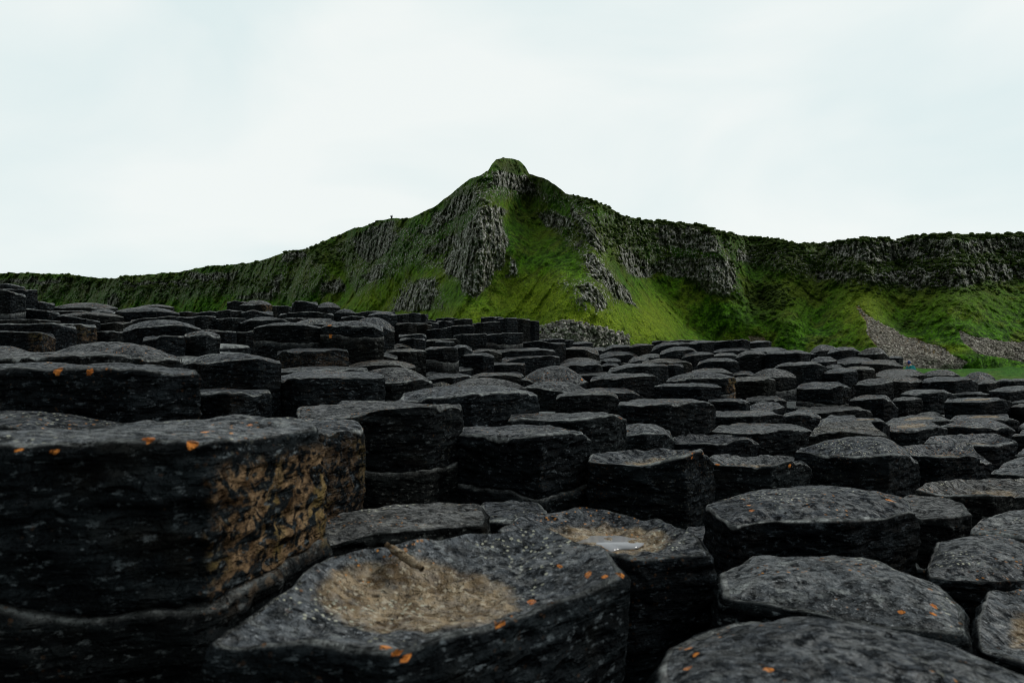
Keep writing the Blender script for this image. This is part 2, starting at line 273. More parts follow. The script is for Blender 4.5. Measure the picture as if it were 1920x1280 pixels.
('L54',[(-1.106,4.537,-0.096),(-0.925,4.386,-0.079),(-0.759,4.519,-0.102),(-0.775,4.593,-0.089),(-0.894,4.7,-0.077),(-1.059,4.695,-0.077),(-1.116,4.603,-0.086)],-0.084,'f'),
('C1',[(-0.871,4.682,-0.073),(-0.747,4.555,-0.06),(-0.593,4.655,-0.062),(-0.604,4.72,-0.057),(-0.69,4.798,-0.052),(-0.82,4.797,-0.052),(-0.878,4.735,-0.062)],-0.058,'f'),
('C2',[(-0.644,5.059,-0.063),(-0.507,4.993,-0.043),(-0.419,5.058,-0.043),(-0.403,5.103,-0.06),(-0.409,5.151,-0.048),(-0.481,5.188,-0.036),(-0.598,5.197,-0.037),(-0.646,5.128,-0.05)],-0.046,'f'),
('C3',[(-0.507,5.638,-0.062),(-0.392,5.573,-0.039),(-0.331,5.656,-0.075),(-0.337,5.691,-0.051),(-0.386,5.745,-0.027),(-0.462,5.74,-0.027),(-0.506,5.681,-0.044)],-0.045,'f'),
('C4',[(-0.372,5.285,-0.107),(-0.223,5.2,-0.102),(-0.141,5.308,-0.124),(-0.145,5.354,-0.108),(-0.201,5.414,-0.093),(-0.323,5.415,-0.093),(-0.373,5.341,-0.1)],-0.102,'f'),
('C5',[(-0.375,6.006,-0.108),(-0.207,5.897,-0.074),(-0.094,6.024,-0.108),(-0.105,6.079,-0.087),(-0.167,6.144,-0.067),(-0.297,6.154,-0.067),(-0.371,6.069,-0.087)],-0.083,'f'),
('C6',[(-1.075,6.034,-0.066),(-0.955,5.963,-0.033),(-0.893,6.047,-0.061),(-0.9,6.083,-0.04),(-0.962,6.137,-0.019),(-1.041,6.141,-0.019),(-1.077,6.076,-0.042)],-0.039,'f'),
('C7',[(-1.009,6.149,0.01),(-0.875,6.057,0.033),(-0.784,6.155,0.014),(-0.792,6.199,0.029),(-0.871,6.263,0.029),(-0.966,6.26,0.029),(-1.014,6.195,0.029)],0.026,'f'),
('C7b',[(-1.047,8.124,0.019),(-0.945,8.064,0),(-0.89,8.137,-0.019),(-0.896,8.168,-0.003),(-0.945,8.211,-0.003),(-1.013,8.219,-0.003),(-1.05,8.161,-0.003)],-0.001,'f'),
('C7c',[(-0.75,6.671,0),(-0.644,6.597,0),(-0.569,6.677,-0.005),(-0.573,6.713,0.003),(-0.629,6.758,0.011),(-0.719,6.759,0.011),(-0.752,6.709,0.005)],0.005,'f'),
('C8',[(-1.048,6.33,0.049),(-0.904,6.257,0.068),(-0.827,6.301,0.074),(-0.801,6.369,0.04),(-0.81,6.419,0.066),(-0.888,6.478,0.066),(-1.017,6.474,0.066),(-1.057,6.398,0.066)],0.064,'f'),
('C9',[(-0.852,6.815,0.005),(-0.63,6.717,0.026),(-0.551,6.777,0.032),(-0.516,6.882,-0.011),(-0.529,6.949,0.022),(-0.638,7.006,0.022),(-0.774,6.996,0.022),(-0.856,6.914,0.022)],0.02,'f'),
('C10',[(-1.199,7.038,0.17),(-1.06,6.956,0.196),(-0.986,7.053,0.187),(-0.994,7.096,0.191),(-1.069,7.138,0.191),(-1.171,7.141,0.191),(-1.204,7.087,0.191)],0.19,'f'),
('C11',[(-1.163,8.27,0.207),(-1.025,8.201,0.211),(-0.972,8.296,0.194),(-0.979,8.334,0.208),(-1.043,8.384,0.208),(-1.123,8.385,0.208),(-1.165,8.32,0.208)],0.208,'f'),
('C12',[(-1.2,8.436,0.217),(-1.008,8.327,0.241),(-0.912,8.462,0.218),(-0.921,8.519,0.235),(-1.003,8.601,0.235),(-1.159,8.601,0.235),(-1.202,8.505,0.235)],0.233,'f'),
('C13',[(-1.023,8.187,0.141),(-0.852,8.081,0.152),(-0.75,8.205,0.167),(-0.763,8.259,0.146),(-0.851,8.332,0.146),(-0.977,8.345,0.146),(-1.023,8.249,0.146)],0.151,'f'),
('C14',[(-0.691,7.251,0.153),(-0.621,7.1,0.166),(-0.404,7.184,0.174),(-0.413,7.271,0.161),(-0.477,7.351,0.161),(-0.624,7.363,0.161),(-0.685,7.306,0.161)],0.165,'f'),
('C15',[(-0.968,8.729,0.246),(-0.858,8.643,0.27),(-0.764,8.729,0.239),(-0.77,8.77,0.266),(-0.825,8.831,0.266),(-0.918,8.83,0.266),(-0.966,8.77,0.266)],0.261,'f'),
('C17',[(-0.725,8.593,0.275),(-0.598,8.5,0.286),(-0.497,8.599,0.282),(-0.507,8.644,0.281),(-0.566,8.716,0.281),(-0.675,8.713,0.281),(-0.724,8.64,0.281)],0.283,'f'),
('C18',[(-1.034,9.316,0.313),(-0.862,9.2,0.323),(-0.743,9.328,0.313),(-0.751,9.385,0.318),(-0.828,9.462,0.318),(-0.98,9.461,0.318),(-1.038,9.378,0.318)],0.32,'f'),
('C19a',[(-1.864,8.145,0.337),(-1.671,7.919,0.353),(-1.388,8.078,0.353),(-1.414,8.199,0.344),(-1.554,8.334,0.344),(-1.77,8.33,0.344),(-1.877,8.235,0.344)],0.349,'f'),
('C19',[(-1.498,7.1,0.272),(-1.334,6.971,0.289),(-1.197,7.091,0.283),(-1.21,7.153,0.283),(-1.316,7.265,0.283),(-1.447,7.26,0.283),(-1.505,7.159,0.283)],0.311,'d'),
('C20',[(-1.409,8.018,0.319),(-1.273,7.948,0.323),(-1.219,8.041,0.327),(-1.226,8.079,0.319),(-1.294,8.131,0.319),(-1.374,8.132,0.319),(-1.414,8.067,0.319)],0.322,'f'),
('C21',[(-1.472,9.661,0.392),(-1.37,9.584,0.404),(-1.291,9.661,0.385),(-1.297,9.697,0.401),(-1.35,9.756,0.401),(-1.448,9.756,0.401),(-1.474,9.697,0.401)],0.399,'f'),
('C22',[(-1.586,11.534,0.46),(-1.47,11.471,0.466),(-1.417,11.552,0.388),(-1.425,11.586,0.463),(-1.482,11.628,0.463),(-1.559,11.637,0.463),(-1.587,11.577,0.463)],0.453,'f'),
('C23',[(-1.624,6.497,0.223),(-1.5,6.4,0.245),(-1.399,6.489,0.233),(-1.412,6.536,0.241),(-1.476,6.6,0.241),(-1.591,6.609,0.241),(-1.63,6.541,0.241)],0.239,'f'),
('C24',[(-1.283,10.136,0.309),(-1.177,10.046,0.322),(-1.076,10.13,0.293),(-1.083,10.173,0.318),(-1.14,10.236,0.318),(-1.234,10.235,0.318),(-1.281,10.177,0.318)],0.315,'f'),
('C25',[(-0.603,7.018,0.055),(-0.502,6.842,0.075),(-0.255,6.952,0.081),(-0.263,7.051,0.068),(-0.347,7.151,0.068),(-0.509,7.149,0.068),(-0.6,7.086,0.068)],0.072,'f'),
('C26',[(-0.243,6.61,0.062),(-0.076,6.463,0.081),(0.103,6.604,0.088),(0.088,6.673,0.074),(0.011,6.787,0.074),(-0.155,6.783,0.074),(-0.236,6.678,0.074)],0.078,'fo'),
('C27',[(-0.459,7.948,0.211),(-0.335,7.8,0.219),(-0.142,7.916,0.235),(-0.147,7.993,0.213),(-0.224,8.083,0.213),(-0.39,8.082,0.213),(-0.46,8.01,0.213)],0.219,'f'),
('C28',[(-0.167,8.205,0.269),(-0.063,8.103,0.285),(0.064,8.195,0.282),(0.061,8.244,0.28),(-0.003,8.331,0.28),(-0.104,8.327,0.28),(-0.159,8.25,0.28)],0.281,'f'),
('C29',[(0.042,9.009,0.31),(0.139,8.926,0.3),(0.239,9.009,0.282),(0.235,9.048,0.296),(0.185,9.113,0.296),(0.092,9.11,0.296),(0.052,9.048,0.296)],0.298,'f'),
('C30',[(0.253,10.8,0.329),(0.352,10.73,0.327),(0.431,10.81,0.312),(0.429,10.845,0.323),(0.39,10.898,0.323),(0.294,10.899,0.323),(0.26,10.839,0.323)],0.325,'f'),
('C31',[(-0.432,9.525,0.335),(-0.257,9.4,0.345),(-0.119,9.537,0.335),(-0.134,9.599,0.339),(-0.22,9.685,0.339),(-0.364,9.7,0.339),(-0.424,9.591,0.339)],0.341,'f'),
('C32',[(0.107,6.855,-0.005),(0.289,6.725,0.011),(0.433,6.76,-0.021),(0.538,6.89,-0.016),(0.525,6.974,-0.014),(0.458,7.074,-0.014),(0.238,7.092,-0.014),(0.13,6.954,-0.014)],-0.008,'f'),
('C33',[(0.293,7.508,0.018),(0.463,7.4,0.035),(0.583,7.533,0.029),(0.574,7.59,0.029),(0.521,7.663,0.029),(0.389,7.662,0.029),(0.31,7.576,0.029)],0.031,'f'),
('C34',[(0.711,9.898,0.015),(0.829,9.828,0.023),(0.907,9.92,0.023),(0.903,9.958,0.019),(0.87,10.004,0.019),(0.779,10.002,0.019),(0.723,9.947,0.019)],0.021,'fp'),
('C35',[(0.73,8.193,-0.026),(0.854,8.1,-0.013),(0.968,8.206,-0.013),(0.957,8.253,-0.006),(0.92,8.324,0),(0.806,8.321,0),(0.743,8.245,-0.013)],-0.008,'f'),
('C36',[(0.557,7.124,-0.078),(0.748,6.99,-0.076),(0.91,7.148,-0.134),(0.906,7.217,-0.095),(0.846,7.303,-0.057),(0.662,7.302,-0.057),(0.57,7.203,-0.067)],-0.078,'f'),
('C37',[(-0.156,6.239,-0.102),(0,6.11,-0.081),(0.288,6.152,-0.072),(0.387,6.263,-0.093),(0.379,6.368,-0.076),(0.237,6.552,-0.061),(-0,6.542,-0.061),(-0.139,6.353,-0.081)],-0.074,'f'),
('C38',[(-0.103,5.987,-0.196),(0.046,5.868,-0.142),(0.333,5.921,-0.12),(0.414,6.016,-0.141),(0.403,6.115,-0.125),(0.275,6.266,-0.113),(0.031,6.261,-0.113),(-0.082,6.098,-0.153)],-0.134,'fo'),
('C39',[(-0.115,5.881,-0.202),(0.009,5.794,-0.186),(0.106,5.892,-0.198),(0.1,5.935,-0.185),(0.045,5.999,-0.173),(-0.054,5.991,-0.173),(-0.11,5.929,-0.187)],-0.185,'f'),
('C40',[(-0.086,5.472,-0.278),(0.025,5.405,-0.253),(0.094,5.489,-0.274),(0.086,5.524,-0.258),(0.039,5.569,-0.244),(-0.044,5.578,-0.244),(-0.08,5.515,-0.26)],-0.257,'f'),
('C41',[(0.463,6.807,-0.223),(0.647,6.627,-0.192),(0.887,6.799,-0.202),(0.874,6.884,-0.2),(0.82,7.003,-0.2),(0.604,7.02,-0.2),(0.492,6.89,-0.2)],-0.16,'d'),
('C42',[(0.445,6.469,-0.243),(0.572,6.37,-0.214),(0.799,6.431,-0.211),(0.859,6.503,-0.234),(0.846,6.583,-0.212),(0.779,6.688,-0.193),(0.591,6.686,-0.193),(0.472,6.564,-0.216)],-0.211,'f'),
('C43',[(0.909,7.097,-0.2),(1.013,7.006,-0.192),(1.132,7.101,-0.2),(1.127,7.145,-0.186),(1.098,7.207,-0.175),(0.994,7.205,-0.175),(0.926,7.142,-0.186)],-0.186,'f'),
('C44',[(0.91,6.936,-0.249),(0.991,6.859,-0.236),(1.095,6.936,-0.249),(1.086,6.973,-0.234),(1.062,7.033,-0.22),(0.974,7.031,-0.22),(0.923,6.973,-0.234)],-0.233,'f'),
('C45',[(1.246,8.139,-0.28),(1.311,8.067,-0.252),(1.411,8.134,-0.267),(1.409,8.168,-0.248),(1.387,8.216,-0.231),(1.301,8.216,-0.231),(1.256,8.172,-0.255)],-0.251,'f'),
('C46',[(1.18,6.926,-0.222),(1.272,6.842,-0.187),(1.386,6.931,-0.179),(1.383,6.971,-0.166),(1.349,7.046,-0.154),(1.259,7.042,-0.154),(1.198,6.968,-0.187)],-0.177,'f'),
('C47',[(1.309,7.221,-0.169),(1.463,7.066,-0.155),(1.681,7.221,-0.181),(1.673,7.294,-0.162),(1.619,7.415,-0.162),(1.443,7.411,-0.162),(1.346,7.294,-0.162)],-0.13,'d'),
('C48',[(1.262,6.677,-0.224),(1.408,6.553,-0.195),(1.681,6.622,-0.191),(1.774,6.718,-0.22),(1.761,6.815,-0.195),(1.697,6.949,-0.174),(1.467,6.933,-0.173),(1.304,6.792,-0.197)],-0.192,'f'),
('C49',[(0.708,5.033,-0.228),(0.839,4.882,-0.183),(0.945,4.878,-0.171),(1.147,5.027,-0.177),(1.135,5.113,-0.17),(1.068,5.252,-0.168),(0.885,5.241,-0.168),(0.743,5.118,-0.196)],-0.179,'f'),
('C50',[(1.472,6.542,-0.23),(1.541,6.469,-0.222),(1.646,6.542,-0.235),(1.64,6.576,-0.223),(1.632,6.625,-0.212),(1.543,6.632,-0.212),(1.492,6.576,-0.22)],-0.221,'f'),
('C51',[(0.591,6.302,-0.31),(0.77,6.16,-0.298),(0.952,6.316,-0.301),(0.941,6.386,-0.293),(0.887,6.486,-0.289),(0.723,6.485,-0.289),(0.618,6.377,-0.297)],-0.294,'f'),
('C52',[(0.063,4.47,-0.244),(0.171,4.375,-0.26),(0.413,4.405,-0.282),(0.491,4.486,-0.256),(0.482,4.568,-0.279),(0.406,4.68,-0.279),(0.206,4.677,-0.279),(0.079,4.558,-0.279)],-0.161,'D'),
('C53',[(0.574,6.227,-0.384),(0.665,6.172,-0.357),(0.727,6.244,-0.381),(0.72,6.274,-0.354),(0.696,6.315,-0.331),(0.623,6.313,-0.33),(0.583,6.265,-0.356)],-0.355,'fo'),
('C54',[(0.492,4.28,-0.244),(0.582,4.137,-0.217),(0.669,4.117,-0.212),(0.886,4.247,-0.209),(0.881,4.338,-0.206),(0.828,4.45,-0.209),(0.622,4.449,-0.209),(0.511,4.357,-0.224)],-0.213,'f'),
('C55',[(0.853,4.073,-0.267),(0.891,4.001,-0.256),(1.087,3.953,-0.256),(1.236,4.046,-0.266),(1.231,4.132,-0.259),(1.184,4.275,-0.261),(1.017,4.268,-0.26),(0.893,4.148,-0.26)],-0.258,'f'),
('C56',[(1.011,4.465,-0.258),(1.125,4.362,-0.232),(1.39,4.426,-0.228),(1.465,4.498,-0.232),(1.456,4.583,-0.239),(1.407,4.708,-0.239),(1.192,4.704,-0.239),(1.062,4.565,-0.239)],-0.2,'dB'),
('C57',[(1.345,5.138,-0.229),(1.445,5,-0.215),(1.657,5.124,-0.232),(1.649,5.191,-0.217),(1.623,5.291,-0.207),(1.483,5.281,-0.206),(1.378,5.2,-0.216)],-0.215,'f'),
('C58',[(2.221,8.564,-0.341),(2.283,8.496,-0.319),(2.382,8.564,-0.341),(2.377,8.595,-0.322),(2.36,8.647,-0.322),(2.294,8.643,-0.322),(2.24,8.595,-0.322)],-0.288,'d'),
('C59',[(1.559,5.736,-0.193),(1.604,5.671,-0.164),(1.815,5.667,-0.155),(1.904,5.734,-0.17),(1.897,5.801,-0.155),(1.873,5.899,-0.143),(1.719,5.908,-0.143),(1.596,5.803,-0.167)],-0.159,'f'),
('C60',[(1.709,6.879,-0.161),(1.787,6.728,-0.131),(2.021,6.845,-0.123),(2.011,6.923,-0.113),(1.993,7.021,-0.104),(1.851,7.02,-0.104),(1.748,6.942,-0.132)],-0.122,'f'),
('C61',[(1.53,7.043,-0.132),(1.654,6.943,-0.087),(1.85,7.005,-0.077),(1.92,7.081,-0.105),(1.912,7.156,-0.081),(1.88,7.245,-0.057),(1.698,7.242,-0.057),(1.568,7.135,-0.094)],-0.083,'f'),
('C62',[(2.089,7.111,-0.15),(2.215,7,-0.137),(2.377,7.126,-0.15),(2.364,7.182,-0.134),(2.353,7.267,-0.119),(2.215,7.263,-0.119),(2.122,7.173,-0.134)],-0.133,'f'),
('C63',[(2.256,7.64,-0.119),(2.392,7.467,-0.099),(2.659,7.631,-0.089),(2.654,7.713,-0.081),(2.637,7.828,-0.073),(2.426,7.827,-0.073),(2.299,7.72,-0.096)],-0.087,'f'),
('C64',[(1.972,6.01,-0.141),(2.038,5.929,-0.107),(2.143,5.937,-0.097),(2.247,6.017,-0.113),(2.243,6.071,-0.097),(2.224,6.168,-0.082),(2.104,6.163,-0.082),(2.01,6.066,-0.111)],-0.101,'f'),
('C65',[(2.205,5.918,-0.106),(2.447,5.8,-0.091),(2.619,5.998,-0.103),(2.611,6.072,-0.089),(2.59,6.156,-0.077),(2.394,6.152,-0.077),(2.265,6.03,-0.091)],-0.088,'f'),
('C66',[(3.861,8.953,-0.168),(3.93,8.888,-0.16),(4.034,8.965,-0.161),(4.03,8.998,-0.151),(4.028,9.045,-0.141),(3.95,9.04,-0.141),(3.887,8.992,-0.154)],-0.152,'f'),
('C67',[(2.553,7.377,-0.115),(2.7,7.2,-0.107),(2.98,7.377,-0.115),(2.968,7.46,-0.098),(2.948,7.594,-0.083),(2.771,7.584,-0.083),(2.614,7.46,-0.098)],-0.097,'f'),
('C68',[(1.543,7.537,-0.106),(1.61,7.413,-0.052),(1.741,7.381,-0.029),(1.947,7.505,-0.018),(1.939,7.6,-0.012),(1.896,7.718,-0.006),(1.716,7.729,-0.006),(1.579,7.618,-0.056)],-0.032,'f'),
('C70',[(2.239,8.737,-0.034),(2.379,8.579,-0.013),(2.614,8.735,0),(2.606,8.808,0.007),(2.584,8.918,0.014),(2.409,8.915,0.014),(2.281,8.811,-0.01)],-0.0,'f'),
('C69',[(2.356,7.937,-0.012),(2.475,7.822,0.012),(2.659,7.86,0.025),(2.776,7.966,0.012),(2.772,8.046,0.01),(2.753,8.14,0.01),(2.542,8.141,0.01),(2.408,8.03,0.01)],0.013,'f'),
('C71',[(3.089,8.906,-0.021),(3.204,8.819,-0.007),(3.323,8.861,0),(3.403,8.945,-0.007),(3.39,9.004,0.004),(3.385,9.083,0.014),(3.234,9.079,0.014),(3.13,8.983,-0.003)],0.002,'fo'),
('C72',[(2.922,8.385,-0.098),(3.075,8.2,-0.09),(3.367,8.385,-0.098),(3.362,8.472,-0.086),(3.355,8.597,-0.074),(3.122,8.595,-0.074),(2.975,8.472,-0.086)],-0.083,'f'),
('C73',[(1.947,9.512,-0.015),(2.056,9.4,0.015),(2.215,9.512,0),(2.211,9.565,0.009),(2.172,9.665,0.009),(2.055,9.66,0.009),(1.974,9.565,0.009)],0.007,'f'),
('C74',[(2.287,10.026,0),(2.412,9.8,0.023),(2.759,9.977,0.016),(2.749,10.094,0.013),(2.695,10.254,0.013),(2.471,10.249,0.013),(2.343,10.121,0.013)],0.017,'f'),
('C75',[(1.459,8.486,-0.073),(1.566,8.355,-0.046),(1.754,8.473,-0.04),(1.746,8.537,-0.033),(1.704,8.632,-0.027),(1.572,8.622,-0.027),(1.482,8.545,-0.05)],-0.04,'f'),
('C76',[(1.163,8.653,-0.122),(1.261,8.494,-0.066),(1.494,8.616,-0.061),(1.485,8.699,-0.051),(1.429,8.808,-0.041),(1.292,8.799,-0.041),(1.19,8.719,-0.081)],-0.064,'f'),
('C77',[(1.039,9.105,-0.121),(1.16,9,-0.113),(1.295,9.11,-0.121),(1.29,9.161,-0.1),(1.248,9.231,-0.079),(1.133,9.238,-0.079),(1.054,9.157,-0.1)],-0.1,'fP'),
('C78',[(1.032,8.26,-0.206),(1.205,8.12,-0.165),(1.417,8.168,-0.147),(1.536,8.297,-0.194),(1.531,8.395,-0.156),(1.466,8.506,-0.12),(1.212,8.508,-0.12),(1.069,8.373,-0.162)],-0.155,'f'),
('C80a',[(-0.633,4.944,-0.243),(-0.514,4.876,-0.232),(-0.453,4.96,-0.244),(-0.46,4.996,-0.231),(-0.519,5.043,-0.221),(-0.605,5.043,-0.221),(-0.632,4.987,-0.231)],-0.23,'f'),
('C80b',[(-0.536,5.202,-0.244),(-0.399,5.106,-0.219),(-0.297,5.21,-0.208),(-0.307,5.257,-0.2),(-0.375,5.317,-0.195),(-0.481,5.311,-0.195),(-0.539,5.252,-0.218)],-0.21,'f'),
('C81',[(-0.417,5.681,-0.226),(-0.268,5.524,-0.199),(-0.086,5.504,-0.181),(0.106,5.661,-0.186),(0.1,5.769,-0.181),(-0.027,5.915,-0.18),(-0.3,5.914,-0.18),(-0.42,5.782,-0.201)],-0.188,'f'),
('C82',[(-0.575,4.491,-0.249),(-0.376,4.377,-0.226),(-0.268,4.519,-0.226),(-0.275,4.579,-0.22),(-0.373,4.678,-0.219),(-0.507,4.673,-0.219),(-0.575,4.564,-0.232)],-0.225,'f'),
('C83',[(-0.286,4.576,-0.243),(-0.192,4.47,-0.22),(-0.07,4.451,-0.216),(0.068,4.557,-0.231),(0.06,4.633,-0.221),(-0.037,4.748,-0.215),(-0.205,4.745,-0.215),(-0.277,4.644,-0.227)],-0.221,'f'),
('C84',[(-0.542,4.337,-0.291),(-0.433,4.266,-0.28),(-0.363,4.346,-0.292),(-0.368,4.381,-0.284),(-0.423,4.433,-0.284),(-0.503,4.427,-0.284),(-0.544,4.376,-0.284)],-0.261,'dP'),
('C85',[(-0.338,3.546,-0.241),(-0.209,3.35,-0.228),(0.068,3.481,-0.237),(0.057,3.589,-0.235),(-0.055,3.714,-0.235),(-0.224,3.704,-0.235),(-0.334,3.623,-0.235)],-0.19,'dl'),
('C86',[(-0.419,2.629,-0.222),(-0.215,2.497,-0.203),(-0.144,2.46,-0.185),(0.051,2.609,-0.188),(0.096,2.668,-0.208),(0.086,2.763,-0.201),(-0.054,2.881,-0.201),(-0.284,2.895,-0.201),(-0.431,2.741,-0.201)],-0.175,'d'),
('C87',[(-1.046,2.936,-0.193),(-0.993,2.888,-0.162),(-0.855,2.771,-0.143),(-0.602,2.856,-0.152),(-0.551,2.904,-0.15),(-0.576,3.008,-0.141),(-0.731,3.133,-0.137),(-0.98,3.134,-0.137),(-1.074,3.027,-0.163)],-0.149,'f'),
('C88',[(-0.757,3.178,-0.169),(-0.54,3.072,-0.187),(-0.417,3.141,-0.167),(-0.379,3.236,-0.19),(-0.392,3.309,-0.184),(-0.501,3.384,-0.184),(-0.689,3.366,-0.184),(-0.767,3.279,-0.184)],-0.123,'d'),
('C89',[(-1.278,3.286,-0.182),(-1.099,3.197,-0.17),(-1.044,3.308,-0.173),(-1.061,3.355,-0.169),(-1.141,3.411,-0.168),(-1.254,3.408,-0.168),(-1.298,3.343,-0.173)],-0.17,'f'),
('C90',[(-1.094,3.373,-0.174),(-0.944,3.265,-0.158),(-0.836,3.366,-0.174),(-0.852,3.418,-0.159),(-0.939,3.49,-0.147),(-1.073,3.489,-0.147),(-1.107,3.423,-0.159)],-0.158,'f'),
('C91',[(-1.237,3.623,-0.161),(-1.035,3.485,-0.147),(-0.874,3.495,-0.134),(-0.772,3.632,-0.15),(-0.795,3.721,-0.142),(-0.98,3.883,-0.14),(-1.184,3.875,-0.139),(-1.264,3.714,-0.147)],-0.142,'f'),
('C92',[(-0.957,4.004,-0.153),(-0.822,3.895,-0.134),(-0.669,3.892,-0.128),(-0.569,4.002,-0.15),(-0.583,4.076,-0.138),(-0.721,4.201,-0.138),(-0.904,4.197,-0.138),(-0.968,4.079,-0.138)],-0.11,'d'),
('C93',[(-0.64,2.064,-0.226),(-0.44,1.956,-0.215),(-0.384,1.929,-0.191),(-0.246,1.967,-0.184),(-0.182,2.077,-0.193),(-0.16,2.115,-0.211),(-0.172,2.204,-0.203),(-0.345,2.32,-0.205),(-0.56,2.305,-0.203),(-0.67,2.176,-0.209)],-0.201,'f'),
('C94',[(-0.16,2.089,-0.282),(-0.031,2.004,-0.279),(0.081,1.95,-0.265),(0.203,2.079,-0.273),(0.239,2.125,-0.302),(0.229,2.198,-0.286),(0.131,2.299,-0.282),(-0.036,2.29,-0.281),(-0.154,2.179,-0.275)],-0.278,'f'),
('C95',[(0.23,2.02,-0.354),(0.364,1.939,-0.347),(0.489,1.928,-0.322),(0.562,2.01,-0.316),(0.614,2.074,-0.366),(0.607,2.143,-0.353),(0.558,2.216,-0.351),(0.386,2.225,-0.353),(0.252,2.114,-0.344)],-0.38,'ct'),
('C96',[(0.688,2.393,-0.422),(0.792,2.303,-0.421),(0.859,2.266,-0.407),(0.986,2.36,-0.404),(1.059,2.426,-0.447),(1.056,2.493,-0.431),(1.045,2.568,-0.427),(0.859,2.569,-0.427),(0.731,2.475,-0.417)],-0.457,'ct'),
('C97',[(1.145,2.765,-0.557),(1.188,2.667,-0.546),(1.355,2.748,-0.545),(1.35,2.797,-0.534),(1.36,2.857,-0.534),(1.255,2.847,-0.532),(1.182,2.807,-0.541)],-0.539,'f'),
('C98',[(-0.01,2.462,-0.283),(0.257,2.349,-0.266),(0.361,2.432,-0.258),(0.423,2.552,-0.289),(0.408,2.631,-0.28),(0.347,2.7,-0.278),(0.138,2.695,-0.278),(0.001,2.584,-0.275)],-0.273,'fl'),
('C99',[(0.406,2.889,-0.4),(0.549,2.813,-0.374),(0.651,2.873,-0.386),(0.696,2.939,-0.423),(0.691,2.993,-0.385),(0.648,3.053,-0.385),(0.509,3.05,-0.385),(0.431,2.967,-0.385)],-0.356,'dl'),
('C100',[(0.512,3.246,-0.302),(0.709,3.129,-0.286),(0.915,3.234,-0.283),(0.979,3.316,-0.303),(0.96,3.401,-0.294),(0.91,3.489,-0.292),(0.678,3.486,-0.291),(0.541,3.364,-0.292)],-0.289,'fo'),
('C101',[(0.691,2.949,-0.435),(0.867,2.847,-0.427),(1.008,2.919,-0.413),(1.085,3.012,-0.454),(1.076,3.083,-0.435),(1.046,3.159,-0.427),(0.843,3.167,-0.428),(0.729,3.05,-0.424)],-0.466,'c'),
('C102',[(0.954,3.231,-0.422),(1.113,3.097,-0.414),(1.283,3.14,-0.4),(1.434,3.273,-0.427),(1.421,3.361,-0.414),(1.422,3.487,-0.417),(1.179,3.495,-0.418),(1.014,3.337,-0.41)],-0.412,'f'),
('C103a',[(0.072,3.854,-0.253),(0.147,3.761,-0.253),(0.292,3.738,-0.277),(0.426,3.836,-0.273),(0.421,3.911,-0.272),(0.354,3.995,-0.272),(0.189,3.995,-0.272),(0.091,3.922,-0.272)],-0.226,'d'),
('C103b',[(0.216,3.368,-0.271),(0.309,3.291,-0.257),(0.467,3.32,-0.254),(0.529,3.386,-0.273),(0.521,3.446,-0.26),(0.479,3.527,-0.253),(0.327,3.53,-0.254),(0.23,3.436,-0.259)],-0.258,'fl'),
('C103c',[(0.417,3.956,-0.294),(0.574,3.867,-0.287),(0.69,3.926,-0.291),(0.745,4.007,-0.313),(0.731,4.069,-0.293),(0.673,4.117,-0.277),(0.527,4.132,-0.278),(0.431,4.042,-0.283)],-0.287,'f'),
('C104',[(1.111,3.865,-0.335),(1.302,3.805,-0.33),(1.37,3.94,-0.354),(1.367,3.986,-0.342),(1.336,4.007,-0.332),(1.216,4.001,-0.331),(1.141,3.947,-0.331)],-0.335,'f'),
('C105',[(1.467,4.288,-0.372),(1.608,4.2,-0.351),(1.737,4.324,-0.372),(1.732,4.374,-0.36),(1.718,4.418,-0.352),(1.593,4.416,-0.352),(1.498,4.355,-0.359)],-0.358,'f'),
('C106',[(1.364,3.968,-0.394),(1.455,3.88,-0.388),(1.591,3.978,-0.379),(1.584,4.021,-0.369),(1.583,4.092,-0.364),(1.48,4.095,-0.365),(1.397,4.015,-0.376)],-0.375,'fP'),
('C107',[(1.058,3.591,-0.393),(1.225,3.485,-0.381),(1.375,3.555,-0.372),(1.461,3.652,-0.399),(1.446,3.725,-0.387),(1.441,3.826,-0.386),(1.249,3.811,-0.384),(1.101,3.693,-0.382)],-0.383,'f'),
('C108',[(1.484,3.755,-0.408),(1.544,3.66,-0.389),(1.701,3.747,-0.413),(1.693,3.793,-0.399),(1.694,3.861,-0.392),(1.601,3.871,-0.393),(1.515,3.798,-0.397)],-0.397,'f'),
('C110',[(1.729,4.176,-0.437),(1.866,4.048,-0.417),(2.086,4.107,-0.404),(2.223,4.221,-0.425),(2.212,4.312,-0.417),(2.221,4.425,-0.418),(1.967,4.434,-0.419),(1.803,4.287,-0.421)],-0.416,'f'),
('C111',[(1.606,3.582,-0.437),(1.723,3.5,-0.427),(1.857,3.613,-0.426),(1.85,3.659,-0.409),(1.865,3.721,-0.398),(1.738,3.725,-0.399),(1.648,3.642,-0.413)],-0.414,'f'),
('C112',[(1.322,3.027,-0.414),(1.408,2.93,-0.385),(1.546,2.954,-0.399),(1.672,3.049,-0.419),(1.659,3.113,-0.392),(1.686,3.213,-0.376),(1.504,3.197,-0.375),(1.375,3.101,-0.389)],-0.391,'f'),
('C113',[(1.617,3.338,-0.394),(1.778,3.275,-0.379),(1.882,3.402,-0.415),(1.879,3.447,-0.399),(1.87,3.473,-0.385),(1.747,3.467,-0.385),(1.66,3.414,-0.386)],-0.39,'t'),
('C114',[(1.05,2.507,-0.401),(1.201,2.401,-0.409),(1.313,2.384,-0.389),(1.443,2.496,-0.413),(1.53,2.576,-0.455),(1.523,2.659,-0.412),(1.527,2.727,-0.412),(1.303,2.725,-0.412),(1.113,2.622,-0.412)],-0.359,'d'),
